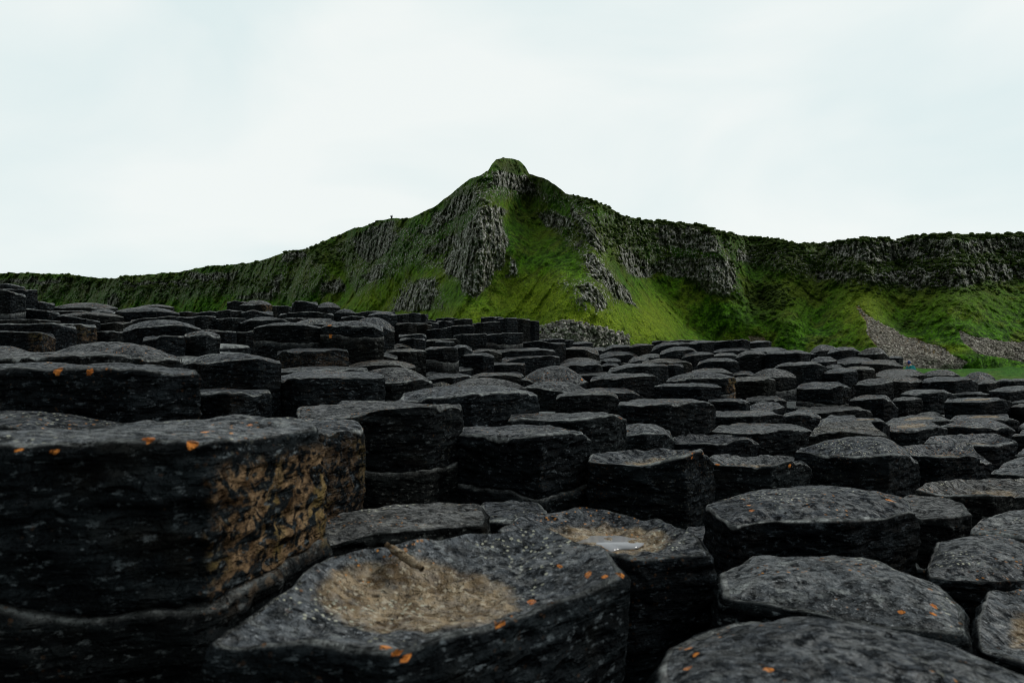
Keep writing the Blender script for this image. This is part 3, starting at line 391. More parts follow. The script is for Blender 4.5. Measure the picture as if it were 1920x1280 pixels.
('C115',[(1.513,2.735,-0.449),(1.635,2.615,-0.439),(1.79,2.658,-0.44),(1.954,2.779,-0.495),(1.941,2.856,-0.462),(1.995,2.969,-0.445),(1.792,2.974,-0.446),(1.598,2.833,-0.437)],-0.491,'ct'),
('C116',[(1.907,3.158,-0.461),(1.995,3.039,-0.458),(2.186,3.075,-0.466),(2.355,3.187,-0.463),(2.339,3.268,-0.452),(2.414,3.399,-0.459),(2.201,3.383,-0.457),(1.995,3.251,-0.45)],-0.499,'ct'),
('C117',[(1.86,3.476,-0.454),(2.004,3.376,-0.435),(2.152,3.443,-0.428),(2.255,3.538,-0.453),(2.242,3.607,-0.439),(2.266,3.682,-0.434),(2.095,3.699,-0.436),(1.924,3.574,-0.438)],-0.437,'t'),
('C118',[(2.255,3.581,-0.442),(2.366,3.481,-0.438),(2.592,3.567,-0.446),(2.679,3.636,-0.474),(2.671,3.71,-0.449),(2.703,3.782,-0.449),(2.494,3.783,-0.449),(2.336,3.681,-0.449)],-0.416,'dw'),
('C119',[(2.14,3.912,-0.468),(2.227,3.75,-0.442),(2.522,3.904,-0.445),(2.512,3.981,-0.439),(2.56,4.102,-0.445),(2.368,4.099,-0.445),(2.22,3.987,-0.45)],-0.445,'t'),
('C120',[(2.546,3.959,-0.452),(2.679,3.852,-0.436),(2.898,3.947,-0.444),(2.994,4.025,-0.472),(2.982,4.102,-0.454),(3.05,4.2,-0.446),(2.824,4.207,-0.447),(2.64,4.068,-0.442)],-0.446,'t'),
('C121',[(2.517,4.284,-0.472),(2.576,4.2,-0.459),(2.728,4.289,-0.472),(2.72,4.33,-0.463),(2.751,4.396,-0.463),(2.641,4.386,-0.463),(2.559,4.326,-0.463)],-0.446,'d'),
('C122',[(2.196,4.434,-0.381),(2.357,4.342,-0.356),(2.418,4.371,-0.372),(2.54,4.497,-0.439),(2.536,4.557,-0.398),(2.529,4.604,-0.36),(2.37,4.595,-0.359),(2.255,4.524,-0.367)],-0.377,'f'),
('C123',[(2.605,4.682,-0.406),(2.643,4.59,-0.394),(2.807,4.672,-0.387),(2.804,4.717,-0.383),(2.819,4.769,-0.384),(2.726,4.768,-0.384),(2.643,4.723,-0.393)],-0.389,'f'),
('C124',[(2.755,4.83,-0.37),(2.87,4.71,-0.353),(2.988,4.739,-0.344),(3.161,4.868,-0.373),(3.149,4.942,-0.36),(3.195,5.052,-0.355),(3.009,5.056,-0.355),(2.836,4.921,-0.358)],-0.356,'f'),
('C125',[(2.739,4.312,-0.381),(2.886,4.197,-0.371),(3.084,4.282,-0.361),(3.204,4.381,-0.387),(3.188,4.462,-0.376),(3.257,4.571,-0.375),(3.036,4.555,-0.374),(2.828,4.425,-0.372)],-0.371,'t'),
('C126',[(3.281,5.071,-0.392),(3.381,4.974,-0.377),(3.564,5.098,-0.39),(3.554,5.15,-0.384),(3.588,5.217,-0.383),(3.465,5.23,-0.384),(3.337,5.135,-0.385)],-0.383,'f'),
('C127',[(1.895,4.534,-0.315),(2.075,4.426,-0.301),(2.145,4.456,-0.282),(2.281,4.598,-0.313),(2.273,4.667,-0.295),(2.262,4.728,-0.281),(2.071,4.729,-0.281),(1.948,4.634,-0.295)],-0.293,'f'),
('C128',[(1.714,4.942,-0.263),(1.813,4.815,-0.248),(1.874,4.816,-0.248),(2.063,4.945,-0.251),(2.054,5.012,-0.255),(2.053,5.119,-0.255),(1.878,5.117,-0.255),(1.765,5.009,-0.255)],-0.197,'d'),
('C129',[(1.491,4.586,-0.265),(1.654,4.503,-0.25),(1.698,4.527,-0.241),(1.789,4.644,-0.258),(1.783,4.698,-0.248),(1.771,4.768,-0.242),(1.638,4.757,-0.242),(1.521,4.668,-0.251)],-0.247,'f'),
('C130',[(1.813,5.633,-0.273),(1.91,5.557,-0.26),(2.022,5.651,-0.278),(2.014,5.691,-0.264),(2.013,5.75,-0.252),(1.905,5.74,-0.251),(1.838,5.681,-0.261)],-0.261,'f'),
('C131',[(2.047,5.347,-0.205),(2.075,5.29,-0.186),(2.344,5.264,-0.169),(2.455,5.336,-0.196),(2.45,5.42,-0.178),(2.43,5.525,-0.164),(2.242,5.514,-0.164),(2.112,5.427,-0.183)],-0.177,'f'),
('C132',[(2.418,5.291,-0.244),(2.514,5.191,-0.231),(2.681,5.304,-0.22),(2.677,5.355,-0.214),(2.68,5.411,-0.211),(2.558,5.409,-0.211),(2.458,5.347,-0.226)],-0.221,'f'),
('C133',[(2.884,6.604,-0.196),(3,6.508,-0.188),(3.153,6.628,-0.181),(3.145,6.679,-0.164),(3.155,6.755,-0.148),(3.032,6.758,-0.148),(2.929,6.665,-0.171)],-0.169,'f'),
('C134',[(3.221,6.837,-0.219),(3.329,6.658,-0.208),(3.637,6.827,-0.192),(3.621,6.912,-0.174),(3.661,7.062,-0.16),(3.463,7.046,-0.16),(3.292,6.92,-0.188)],-0.183,'f'),
('C135',[(2.952,6.459,-0.252),(3.013,6.375,-0.239),(3.154,6.459,-0.252),(3.146,6.499,-0.235),(3.152,6.561,-0.22),(3.066,6.571,-0.221),(2.984,6.499,-0.235)],-0.235,'f'),
('C136',[(2.717,5.599,-0.227),(2.823,5.5,-0.223),(2.99,5.62,-0.224),(2.984,5.671,-0.216),(2.986,5.731,-0.21),(2.85,5.731,-0.21),(2.761,5.66,-0.218)],-0.216,'f'),
('C137',[(3.959,9.081,-0.149),(3.997,8.898,-0.125),(4.31,9.028,-0.092),(4.299,9.127,-0.133),(4.321,9.246,-0.133),(4.145,9.244,-0.133),(4.024,9.155,-0.133)],-0.042,'d'),
('C138',[(3.32,7.177,-0.123),(3.4,7.077,-0.088),(3.55,7.101,-0.083),(3.677,7.197,-0.112),(3.67,7.265,-0.085),(3.686,7.38,-0.058),(3.527,7.366,-0.058),(3.373,7.254,-0.09)],-0.084,'f'),
('C139',[(3.6,7.1,-0.122),(3.744,6.996,-0.12),(3.826,7.027,-0.104),(3.962,7.152,-0.168),(3.949,7.218,-0.119),(3.979,7.298,-0.119),(3.785,7.295,-0.119),(3.663,7.19,-0.119)],-0.061,'d'),
('C140',[(4.455,8.123,-0.197),(4.565,8.059,-0.189),(4.674,8.161,-0.191),(4.671,8.2,-0.182),(4.67,8.232,-0.174),(4.568,8.226,-0.174),(4.496,8.18,-0.185)],-0.183,'f'),
('C141',[(3.411,6.656,-0.218),(3.522,6.534,-0.214),(3.666,6.564,-0.226),(3.83,6.689,-0.24),(3.824,6.767,-0.21),(3.839,6.848,-0.182),(3.645,6.846,-0.182),(3.481,6.749,-0.199)],-0.206,'f'),
('C142',[(3.355,6.305,-0.299),(3.447,6.197,-0.27),(3.744,6.273,-0.273),(3.837,6.346,-0.296),(3.823,6.435,-0.277),(3.869,6.569,-0.264),(3.648,6.574,-0.264),(3.448,6.412,-0.279)],-0.274,'f'),
('C143',[(3.124,5.881,-0.299),(3.251,5.7,-0.285),(3.573,5.886,-0.281),(3.556,5.973,-0.271),(3.613,6.125,-0.268),(3.399,6.108,-0.267),(3.207,5.968,-0.28)],-0.275,'f'),
('C144',[(3.704,6.205,-0.31),(3.815,6.105,-0.3),(4.052,6.196,-0.295),(4.128,6.26,-0.333),(4.113,6.336,-0.305),(4.15,6.427,-0.305),(3.966,6.445,-0.305),(3.781,6.307,-0.305)],-0.258,'d'),
('C145',[(4.374,6.634,-0.368),(4.443,6.5,-0.371),(4.695,6.634,-0.342),(4.688,6.697,-0.377),(4.724,6.782,-0.377),(4.565,6.782,-0.377),(4.445,6.697,-0.377)],-0.296,'d'),
('C146',[(2.8,5.357,-0.31),(2.891,5.197,-0.292),(2.973,5.198,-0.301),(3.24,5.358,-0.31),(3.228,5.443,-0.305),(3.273,5.578,-0.305),(3.053,5.576,-0.305),(2.887,5.442,-0.305)],-0.268,'d'),
('C147',[(2.478,4.911,-0.307),(2.55,4.8,-0.3),(2.742,4.909,-0.284),(2.737,4.961,-0.276),(2.758,5.056,-0.273),(2.641,5.045,-0.272),(2.522,4.962,-0.287)],-0.283,'f'),
('C148',[(3.18,5.286,-0.306),(3.352,5.169,-0.295),(3.546,5.266,-0.284),(3.656,5.366,-0.323),(3.639,5.449,-0.302),(3.7,5.541,-0.286),(3.445,5.538,-0.286),(3.272,5.406,-0.292)],-0.293,'f'),
('C149',[(3.834,5.693,-0.356),(3.894,5.6,-0.337),(4.07,5.7,-0.325),(4.067,5.746,-0.32),(4.1,5.821,-0.318),(3.995,5.809,-0.318),(3.89,5.741,-0.335)],-0.328,'f'),
('C150',[(4.138,5.86,-0.339),(4.136,5.632,-0.317),(4.576,5.8,-0.322),(4.569,5.921,-0.32),(4.656,6.039,-0.326),(4.454,6.036,-0.325),(4.25,5.953,-0.33)],-0.322,'f'),
('C151',[(3.59,5.134,-0.369),(3.586,4.935,-0.359),(3.969,5.08,-0.345),(3.956,5.186,-0.341),(4.055,5.328,-0.346),(3.882,5.333,-0.346),(3.696,5.215,-0.354)],-0.348,'f'),
('C152',[(3.548,4.868,-0.437),(3.514,4.686,-0.414),(3.867,4.805,-0.428),(3.853,4.906,-0.421),(3.954,5.035,-0.425),(3.803,5.021,-0.424),(3.639,4.939,-0.427)],-0.422,'f'),
('C153',[(3.197,4.368,-0.416),(3.183,4.2,-0.394),(3.509,4.319,-0.405),(3.496,4.41,-0.401),(3.576,4.516,-0.406),(3.444,4.533,-0.407),(3.282,4.436,-0.407)],-0.402,'f'),
('C154',[(2.9,3.915,-0.492),(2.9,3.75,-0.472),(3.225,3.876,-0.475),(3.217,3.963,-0.464),(3.284,4.057,-0.463),(3.122,4.057,-0.463),(2.987,3.984,-0.473)],-0.469,'t'),
('C155',[(2.555,3.48,-0.476),(2.578,3.3,-0.449),(2.937,3.449,-0.458),(2.926,3.54,-0.449),(3.027,3.665,-0.455),(2.836,3.663,-0.455),(2.663,3.557,-0.459)],-0.454,'t'),
('C156',[(2.3,3.119,-0.512),(2.351,2.95,-0.479),(2.694,3.106,-0.495),(2.685,3.187,-0.488),(2.784,3.328,-0.502),(2.609,3.313,-0.5),(2.395,3.196,-0.497)],-0.493,'t'),
('C157',[(1.859,2.649,-0.511),(1.875,2.5,-0.49),(2.169,2.62,-0.499),(2.157,2.696,-0.477),(2.243,2.8,-0.473),(2.073,2.798,-0.472),(1.941,2.713,-0.484)],-0.484,'w'),
('C158',[(1.272,2.139,-0.458),(1.307,2.066,-0.46),(1.383,1.968,-0.443),(1.634,2.091,-0.467),(1.731,2.147,-0.465),(1.725,2.231,-0.457),(1.792,2.371,-0.478),(1.588,2.349,-0.473),(1.369,2.224,-0.453)],-0.503,'ct'),
('C162',[(1.119,1.668,-0.469),(1.167,1.556,-0.446),(1.39,1.663,-0.468),(1.381,1.716,-0.446),(1.433,1.796,-0.443),(1.317,1.809,-0.447),(1.18,1.719,-0.447)],-0.45,'w'),
('F1',[(-0.304,0.677,-0.3),(-0.208,0.675,-0.3),(-0.111,0.638,-0.3),(-0.037,0.698,-0.3),(0.069,0.8,-0.3),(0.145,0.867,-0.3),(0.137,0.972,-0.3),(0.06,1.1,-0.3),(-0.046,1.073,-0.3),(-0.263,0.96,-0.3)],-0.334,'ctl'),
('F2',[(-0.029,1.309,-0.36),(0.028,1.44,-0.36),(0.162,1.482,-0.36),(0.299,1.418,-0.36),(0.35,1.28,-0.36),(0.342,1.161,-0.36),(0.192,1.118,-0.36),(0.077,1.239,-0.36)],-0.388,'ct'),
('F3',[(-0.313,1.117,-0.33),(-0.236,1.164,-0.33),(-0.149,1.193,-0.33),(-0.053,1.228,-0.33),(-0.047,1.32,-0.33),(-0.062,1.394,-0.33),(-0.123,1.427,-0.33),(-0.24,1.399,-0.33),(-0.325,1.3,-0.33),(-0.349,1.242,-0.33)],-0.327,'fl'),
('F4',[(-0.075,1.605,-0.42),(0.031,1.581,-0.42),(0.087,1.696,-0.42),(0.069,1.774,-0.42),(0,1.81,-0.42),(-0.077,1.786,-0.42)],-0.418,'f'),
('F5',[(0.146,0.713,-0.34),(0.168,0.77,-0.34),(0.232,0.824,-0.34),(0.327,0.853,-0.34),(0.417,0.834,-0.34),(0.486,0.777,-0.34),(0.534,0.704,-0.34),(0.529,0.622,-0.34),(0.391,0.506,-0.34),(0.237,0.473,-0.34),(0.134,0.506,-0.34),(0.129,0.631,-0.34)],-0.306,'dl'),
('F6',[(0.363,1.205,-0.4),(0.437,1.27,-0.4),(0.563,1.286,-0.4),(0.667,1.255,-0.4),(0.703,1.125,-0.4),(0.685,1.024,-0.4),(0.634,0.943,-0.4),(0.548,0.948,-0.4),(0.43,1.02,-0.4),(0.328,1.067,-0.4)],-0.374,'dl'),
('F7',[(0.848,1.4,-0.459),(0.971,1.564,-0.459),(1.076,1.62,-0.459),(1.161,1.58,-0.459),(1.194,1.47,-0.459),(1.075,1.342,-0.459),(0.912,1.312,-0.459),(0.813,1.33,-0.459)],-0.436,'dl'),
('F8',[(0.774,1.143,-0.46),(0.886,1.274,-0.46),(1.044,1.297,-0.46),(1.058,1.178,-0.46),(0.881,0.998,-0.46),(0.747,0.965,-0.46),(0.693,1.012,-0.46)],-0.487,'ct'),
('L1',[(-0.358,0.808,-0.118),(-0.607,0.77,-0.118),(-0.746,0.858,-0.118),(-0.711,1.002,-0.13),(-0.518,1.117,-0.13),(-0.35,1.148,-0.13),(-0.295,1.053,-0.13)],-0.126,'flB'),
('C160',[(0.44,1.548,-0.37),(0.453,1.397,-0.37),(0.533,1.422,-0.37),(0.694,1.41,-0.37),(0.778,1.444,-0.37),(0.897,1.518,-0.37),(0.922,1.622,-0.37),(0.861,1.722,-0.37),(0.737,1.748,-0.37),(0.599,1.704,-0.37)],-0.346,'dl'),
('C161',[(1.036,1.817,-0.44),(1.029,1.722,-0.44),(1.1,1.717,-0.44),(1.18,1.76,-0.44),(1.224,1.853,-0.44),(1.221,1.949,-0.44),(1.138,1.969,-0.44),(1.074,1.909,-0.44)],-0.438,'f'),
('C163',[(0.444,1.778,-0.5),(0.436,1.641,-0.5),(0.469,1.6,-0.5),(0.534,1.675,-0.5),(0.542,1.778,-0.5),(0.524,1.839,-0.5),(0.478,1.855,-0.5)],-0.499,'fw'),
]
JOINT={'L1':-.305,'L14':.215,'C93':-.36,'C94':-.435,'L52':.035,'C128':-.335,'L33':.0,'L10':-.07,'C26':-.02,'C56':-.33,'C2':-.14,'C127':-.40}
BROWN={'L1':('x',-.354,1.0),'L2':('all',0,.34),'C56':('x2',0,.8),'L12':('all',0,.35),'L42':('x2',0,.6),'L10':('x2',0,.35),'L54':('all',0,.12),'L53':('all',0,.16)}
LABELS={ "L1": "huge nearest column at lower left with a pitted brown right face", "L2": "brown pitted column tucked directly behind the huge lower left column", "L3": "low rounded column top just behind the huge brown-faced column at the left edge", "L4": "broad column at the left edge with one large orange lichen spot on its rim", "L7": "wide low domed column at left, behind the broad orange-spotted column", "L6": "rounded pitted column right of the wide dome at left", "L14": "tall two-drum pillar at the far left edge reaching above the skyline", "L26": "smooth loaf-shaped domed column in the middle of the left rows", "L42": "domed skyline column with a pale pink right side", "L46": "pale grey domed column on the skyline, left of the peak", "L52": "massive rounded column with a joint round its middle, left of centre", "L53": "long flat-topped block with straight edges in front of the massive jointed column", "L33": "wide rounded column immediately left of the massive jointed column", "C2": "tall flat-faced column, right one of a joined pair below the peak", "C1": "flat-faced column, left one of a joined pair below the peak", "C26": "square-faced block with lichen-dotted front straight below the peak", "C29": "stout column near the right end of the raised centre skyline", "C30": "last and rightmost column of the raised centre skyline", "C36": "low column with a sloping right shoulder below the centre skyline gap", "C38": "long flat slab with a reddish right end, just above the round boulder-like dome", "C52": "round smooth boulder-like dome near the centre of the field", "C54": "column with two plain faces meeting at a sharp corner, right of the round boulder-like dome", "C56": "column with a bright orange-brown stripe down its right edge", "C85": "low dome speckled with pale lichen behind a broad smooth-topped column", "C86": "broad smooth-topped column near the centre with a finely striated front", "C87": "long hump-backed column with rough dark front, left of centre", "C88": "lichen-capped domed column at the right shoulder of the long hump-backed column", "C92": "low dome with orange dots lying in front of the joined flat-faced pair", "C93": "big striated column with a joint low on its front, behind the near tan basin", "C94": "squat column with pitted right face standing on a wider lower drum", "C95": "column with a shallow brown basin and a pointed horn at its right corner", "C96": "column with a pale scooped top immediately right of the horned basin column", "C98": "flat-topped column with an orange lichen patch on its right corner", "C99": "small slanting column with white and orange lichen, right of the orange-cornered column", "C100": "long straight-fronted column with a level rim in the middle distance, right of centre", "C102": "wide level column with pitted right end, in front of the long straight-fronted column", "C103b": "block with pale lichen along its rim, in front of a small dome cluster at centre", "C114": "great rounded column with sagging front lip at middle right", "C115": "column with a tan oval basin beside the great rounded column", "C116": "wide saucer-topped column with tan centre at right, above the tan-basin column", "C118": "low dome flecked white on top near the right edge", "C125": "long slab with a raised right corner near the right edge", "C127": "boxy column with a lighter right side standing proud at right", "C128": "shiny domed column of two drums right of the orange-striped column", "C131": "flat ledge-topped column behind the shiny two-drum dome", "C69": "highest column of the right-hand skyline", "C139": "rounded skyline column beside the grey scree slope", "C142": "thin dark slab directly in front of the walker in teal", "C144": "low domed skyline column beside the green meadow at right", "C157": "column top with white flecks at the right edge, right of the tan-basin column", "C158": "large shallow saucer with pale tan centre near the right edge", "C160": "big domed slab with rough black front, right of the puddle column", "C161": "small flat column wedged at the right end of the big domed slab", "C162": "flat grey column top at the right edge below the near right saucer", "C163": "small sunken column with white lichen between the puddle column and the big domed slab", "F1": "largest foreground column with a broad sandy tan basin and orange lichen on its rim", "F2": "column with a tan radial basin holding a small bright puddle", "F3": "low slab with a chipped right end lying behind the near tan basin", "F4": "small dark sunken column between the low slab and the puddle column", "F5": "nearest domed column at lower right with scattered orange lichen", "F6": "second domed column at lower right, directly behind the nearest dome", "F7": "orange-dotted rounded column at the right edge below the big domed slab", "F8": "column with a tan basin cut by the right edge, beside the second lower right dome", "L5": "dark flat-topped column in front and left of the long hump-backed column", "L8": "dark flat-topped column just behind the broad orange-spotted column", "L9": "dark domed column just behind the broad orange-spotted column", "L10": "dark flat-topped column in front and right of the tall two-drum pillar", "L11": "broad dark flat-topped column in front and right of the tall two-drum pillar", "L12": "dark flat-topped column just behind the wide dome at left", "L13": "dark flat-topped column behind and left of the wide dome at left", "L15": "dark flat-topped column just behind the tall two-drum pillar", "L16": "small dark flat-topped column just behind the tall two-drum pillar", "L17": "small dark flat-topped column in front and right of the tall two-drum pillar", "L18": "small dark flat-topped column behind and left of the wide dome at left", "L19": "dark flat-topped column behind and left of the left skyline loaf dome", "L20": "dark domed column behind and left of the left skyline loaf dome", "L21": "broad dark domed column behind and left of the left skyline loaf dome", "L22": "dark flat-topped column nearer than and right of the tall two-drum pillar", "L23": "small dark domed column behind and left of the left skyline loaf dome", "L24": "small dark flat-topped column behind and left of the left skyline loaf dome", "L25": "dark flat-topped column just left of the left skyline loaf dome", "L27": "dark domed column just behind the left skyline loaf dome", "L28": "medium dark domed column just behind the left skyline loaf dome", "L29": "dark flat-topped column just behind the left skyline loaf dome", "L30": "dark flat-topped column behind and right of the left skyline loaf dome", "L31": "dark flat-topped column in front and left of the dome with a pale pink side", "L32": "dark domed column just in front of the dome with a pale pink side", "L34a": "dark flat-topped column just right of the left skyline loaf dome", "L34b": "narrow dark flat-topped column in front and left of the dome with a pale pink side", "L35a": "dark flat-topped column just in front of the left skyline loaf dome", "L35b": "small dark flat-topped column just in front of the left skyline loaf dome", "L35c": "dark domed column in front and right of the left skyline loaf dome", "L36": "narrow dark flat-topped column just right of the left skyline loaf dome", "L37": "small dark flat-topped column just behind the left skyline loaf dome", "L38": "dark flat-topped column nearer than and left of the dome with a pale pink side", "L39": "small dark flat-topped column in front and left of the dome with a pale pink side", "L40": "dark flat-topped column just in front of the dome with a pale pink side", "L41": "dark flat-topped column just left of the dome with a pale pink side", "L43": "dark flat-topped column just right of the dome with a pale pink side", "L44": "narrow dark flat-topped column just right of the dome with a pale pink side", "L45": "dark flat-topped column behind and left of the pale grey skyline dome", "L47": "pale domed column in front and right of the pale grey skyline dome", "L48": "dark flat-topped column in front and left of the pale grey skyline dome", "L49": "broad dark flat-topped column in front and left of the pale grey skyline dome", "L51": "dark domed column just left of the massive jointed column", "L52b": "dark domed column just right of the massive jointed column", "L54": "dark flat-topped column just right of the long flat block", "C3": "dark flat-topped column just right of the tall flat-faced pair", "C4": "dark flat-topped column nearer than and right of the tall flat-faced pair", "C5": "dark flat-topped column a little way right of the tall flat-faced pair", "C6": "dark flat-topped column a little way left of the tall flat-faced pair", "C7": "dark flat-topped column further behind, left of the tall flat-faced pair", "C7b": "dark flat-topped column behind and left of the tall flat-faced pair", "C7c": "dark flat-topped column just behind the tall flat-faced pair", "C8": "small dark flat-topped column behind and left of the tall flat-faced pair", "C9": "medium dark flat-topped column just behind the tall flat-faced pair", "C10": "dark flat-topped column just right of the massive jointed column", "C11": "narrow dark flat-topped column behind and left of the tall flat-faced pair", "C12": "dark flat-topped column a little way right of the massive jointed column", "C13": "small dark flat-topped column just behind the tall flat-faced pair", "C14": "dark flat-topped column further behind, left of the block facing the peak", "C15": "narrow dark flat-topped column just behind the tall flat-faced pair", "C17": "narrow dark flat-topped column further behind, left of the block facing the peak", "C18": "small dark flat-topped column further behind, left of the block facing the peak", "C19a": "dark flat-topped column just behind the massive jointed column", "C19": "dark domed column behind and right of the massive jointed column", "C20": "dark flat-topped column behind and right of the massive jointed column", "C21": "dark flat-topped column further behind, right of the massive jointed column", "C22": "narrow dark flat-topped column further behind, right of the massive jointed column", "C23": "narrow dark flat-topped column just behind the massive jointed column", "C24": "dark flat-topped column a little way left of the right-hand tower of the centre skyline", "C25": "dark flat-topped column just left of the block facing the peak", "C27": "dark flat-topped column behind and left of the block facing the peak", "C28": "dark flat-topped column just left of the right-hand tower of the centre skyline", "C31": "small dark flat-topped column a little way left of the right-hand tower of the centre skyline", "C32": "dark flat-topped column just behind the long flat slab right of centre", "C33": "dark flat-topped column behind and left of the leaning low column with sloping shoulder", "C34": "narrow dark flat-topped column behind and left of the leaning low column with sloping shoulder", "C35": "dark flat-topped column just behind the leaning low column with sloping shoulder", "C37": "broad dark flat-topped column just behind the long flat slab right of centre", "C39": "dark flat-topped column just in front of the long flat slab right of centre", "C40": "narrow dark flat-topped column just in front of the long flat slab right of centre", "C41": "dark domed column just in front of the leaning low column with sloping shoulder", "C42": "dark flat-topped column just in front of the leaning low column with sloping shoulder", "C43": "dark flat-topped column in front and right of the leaning low column with sloping shoulder", "C44": "dark flat-topped column just behind the two-faced column by the dome", "C45": "narrow dark flat-topped column just behind the two-faced column by the dome", "C46": "dark flat-topped column nearer than and right of the leaning low column with sloping shoulder", "C47": "dark domed column behind and right of the two-faced column by the dome", "C48": "dark flat-topped column behind and left of the orange-striped column", "C49": "broad dark flat-topped column just behind the two-faced column by the dome", "C50": "narrow dark flat-topped column behind and left of the orange-striped column", "C51": "dark flat-topped column just left of the two-faced column by the dome", "C53": "dark flat-topped column just right of the round boulder-like dome", "C55": "dark flat-topped column just in front of the orange-striped column", "C57": "dark flat-topped column just behind the orange-striped column", "C58": "dark domed column just behind the orange-striped column", "C59": "medium dark flat-topped column just behind the orange-striped column", "C60": "dark flat-topped column nearer than and left of the highest column of the right skyline", "C61": "medium dark flat-topped column nearer than and left of the highest column of the right skyline", "C62": "dark flat-topped column just in front of the highest column of the right skyline", "C63": "medium dark flat-topped column just in front of the highest column of the right skyline", "C64": "dark flat-topped column in front and right of the highest column of the right skyline", "C65": "dark flat-topped column just behind the flat ledge-topped column", "C66": "narrow dark flat-topped column just behind the flat ledge-topped column", "C67": "broad dark flat-topped column in front and right of the highest column of the right skyline", "C68": "medium dark flat-topped column behind and left of the orange-striped column", "C70": "dark flat-topped column just left of the highest column of the right skyline", "C71": "dark flat-topped column just right of the highest column of the right skyline", "C72": "dark flat-topped column behind and left of the flat ledge-topped column", "C73": "dark flat-topped column a little way left of the highest column of the right skyline", "C74": "broad dark flat-topped column a little way left of the highest column of the right skyline", "C75": "dark flat-topped column further behind, right of the leaning low column with sloping shoulder", "C76": "dark flat-topped column just right of the leaning low column with sloping shoulder", "C77": "pale flat-topped column just right of the leaning low column with sloping shoulder", "C78": "broad dark flat-topped column nearer than and right of the leaning low column with sloping shoulder", "C80a": "dark flat-topped column behind and right of the lichen-capped dome", "C80b": "dark flat-topped column just behind the speckled pale dome", "C81": "dark flat-topped column in front and left of the long flat slab right of centre", "C82": "dark flat-topped column behind and left of the speckled pale dome", "C83": "medium dark flat-topped column just behind the speckled pale dome", "C84": "pale domed column just left of the speckled pale dome", "C89": "dark flat-topped column just left of the long hump-backed column", "C90": "dark flat-topped column just behind the long hump-backed column", "C91": "broad dark flat-topped column just behind the long hump-backed column", "C97": "dark flat-topped column just behind the big domed slab", "C101": "dark dish-topped column in front and left of the wide level column", "C103a": "dark domed column just in front of the round boulder-like dome", "C103c": "dark flat-topped column just right of the lichen-rimmed front block", "C104": "dark flat-topped column just right of the long straight-fronted column", "C105": "dark flat-topped column just in front of the shiny two-drum dome", "C106": "pale flat-topped column just behind the wide level column", "C107": "dark flat-topped column just behind the wide level column", "C108": "narrow dark flat-topped column just behind the wide level column", "C110": "dark flat-topped column just in front of the boxy column with a lit side", "C111": "dark flat-topped column just behind the great rounded column", "C112": "medium dark flat-topped column just behind the great rounded column", "C113": "tan-topped low flat column just behind the great rounded column", "C117": "tan-topped low flat column behind and left of the wide tan saucer", "C119": "tan-topped low flat column behind and left of the white-flecked low dome", "C120": "tan-topped low flat column just behind the white-flecked low dome", "C121": "dark domed column behind and left of the white-flecked low dome", "C122": "dark flat-topped column in front and right of the boxy column with a lit side", "C123": "dark flat-topped column in front and left of the low skyline dome by the meadow", "C124": "dark flat-topped column just in front of the low skyline dome by the meadow", "C126": "dark flat-topped column just behind the raised-corner slab", "C129": "small dark flat-topped column just in front of the shiny two-drum dome", "C130": "dark flat-topped column just left of the shiny two-drum dome", "C132": "dark flat-topped column just behind the boxy column with a lit side", "C133": "dark flat-topped column behind and right of the flat ledge-topped column", "C134": "dark flat-topped column in front and left of the rounded skyline column by the scree", "C135": "dark flat-topped column just right of the flat ledge-topped column", "C136": "small dark flat-topped column in front and left of the rounded skyline column by the scree", "C137": "dark domed column behind and right of the flat ledge-topped column", "C138": "dark flat-topped column just left of the rounded skyline column by the scree", "C140": "dark flat-topped column just right of the rounded skyline column by the scree", "C141": "dark flat-topped column just behind the dark slab before the walker", "C143": "dark flat-topped column just in front of the dark slab before the walker", "C145": "dark domed column just right of the low skyline dome by the meadow", "C146": "dark domed column just in front of the dark slab before the walker", "C147": "dark flat-topped column in front and left of the dark slab before the walker", "C148": "broad dark flat-topped column just in front of the low skyline dome by the meadow", "C149": "small dark flat-topped column just behind the raised-corner slab", "C150": "dark flat-topped column behind and right of the raised-corner slab", "C151": "broad dark flat-topped column behind and right of the raised-corner slab", "C152": "dark flat-topped column just right of the raised-corner slab", "C153": "dark flat-topped column in front and right of the raised-corner slab", "C154": "tan-topped low flat column just right of the white-flecked low dome", "C155": "tan-topped low flat column in front and right of the white-flecked low dome", "C156": "tan-topped low flat column in front and right of the wide tan saucer" }

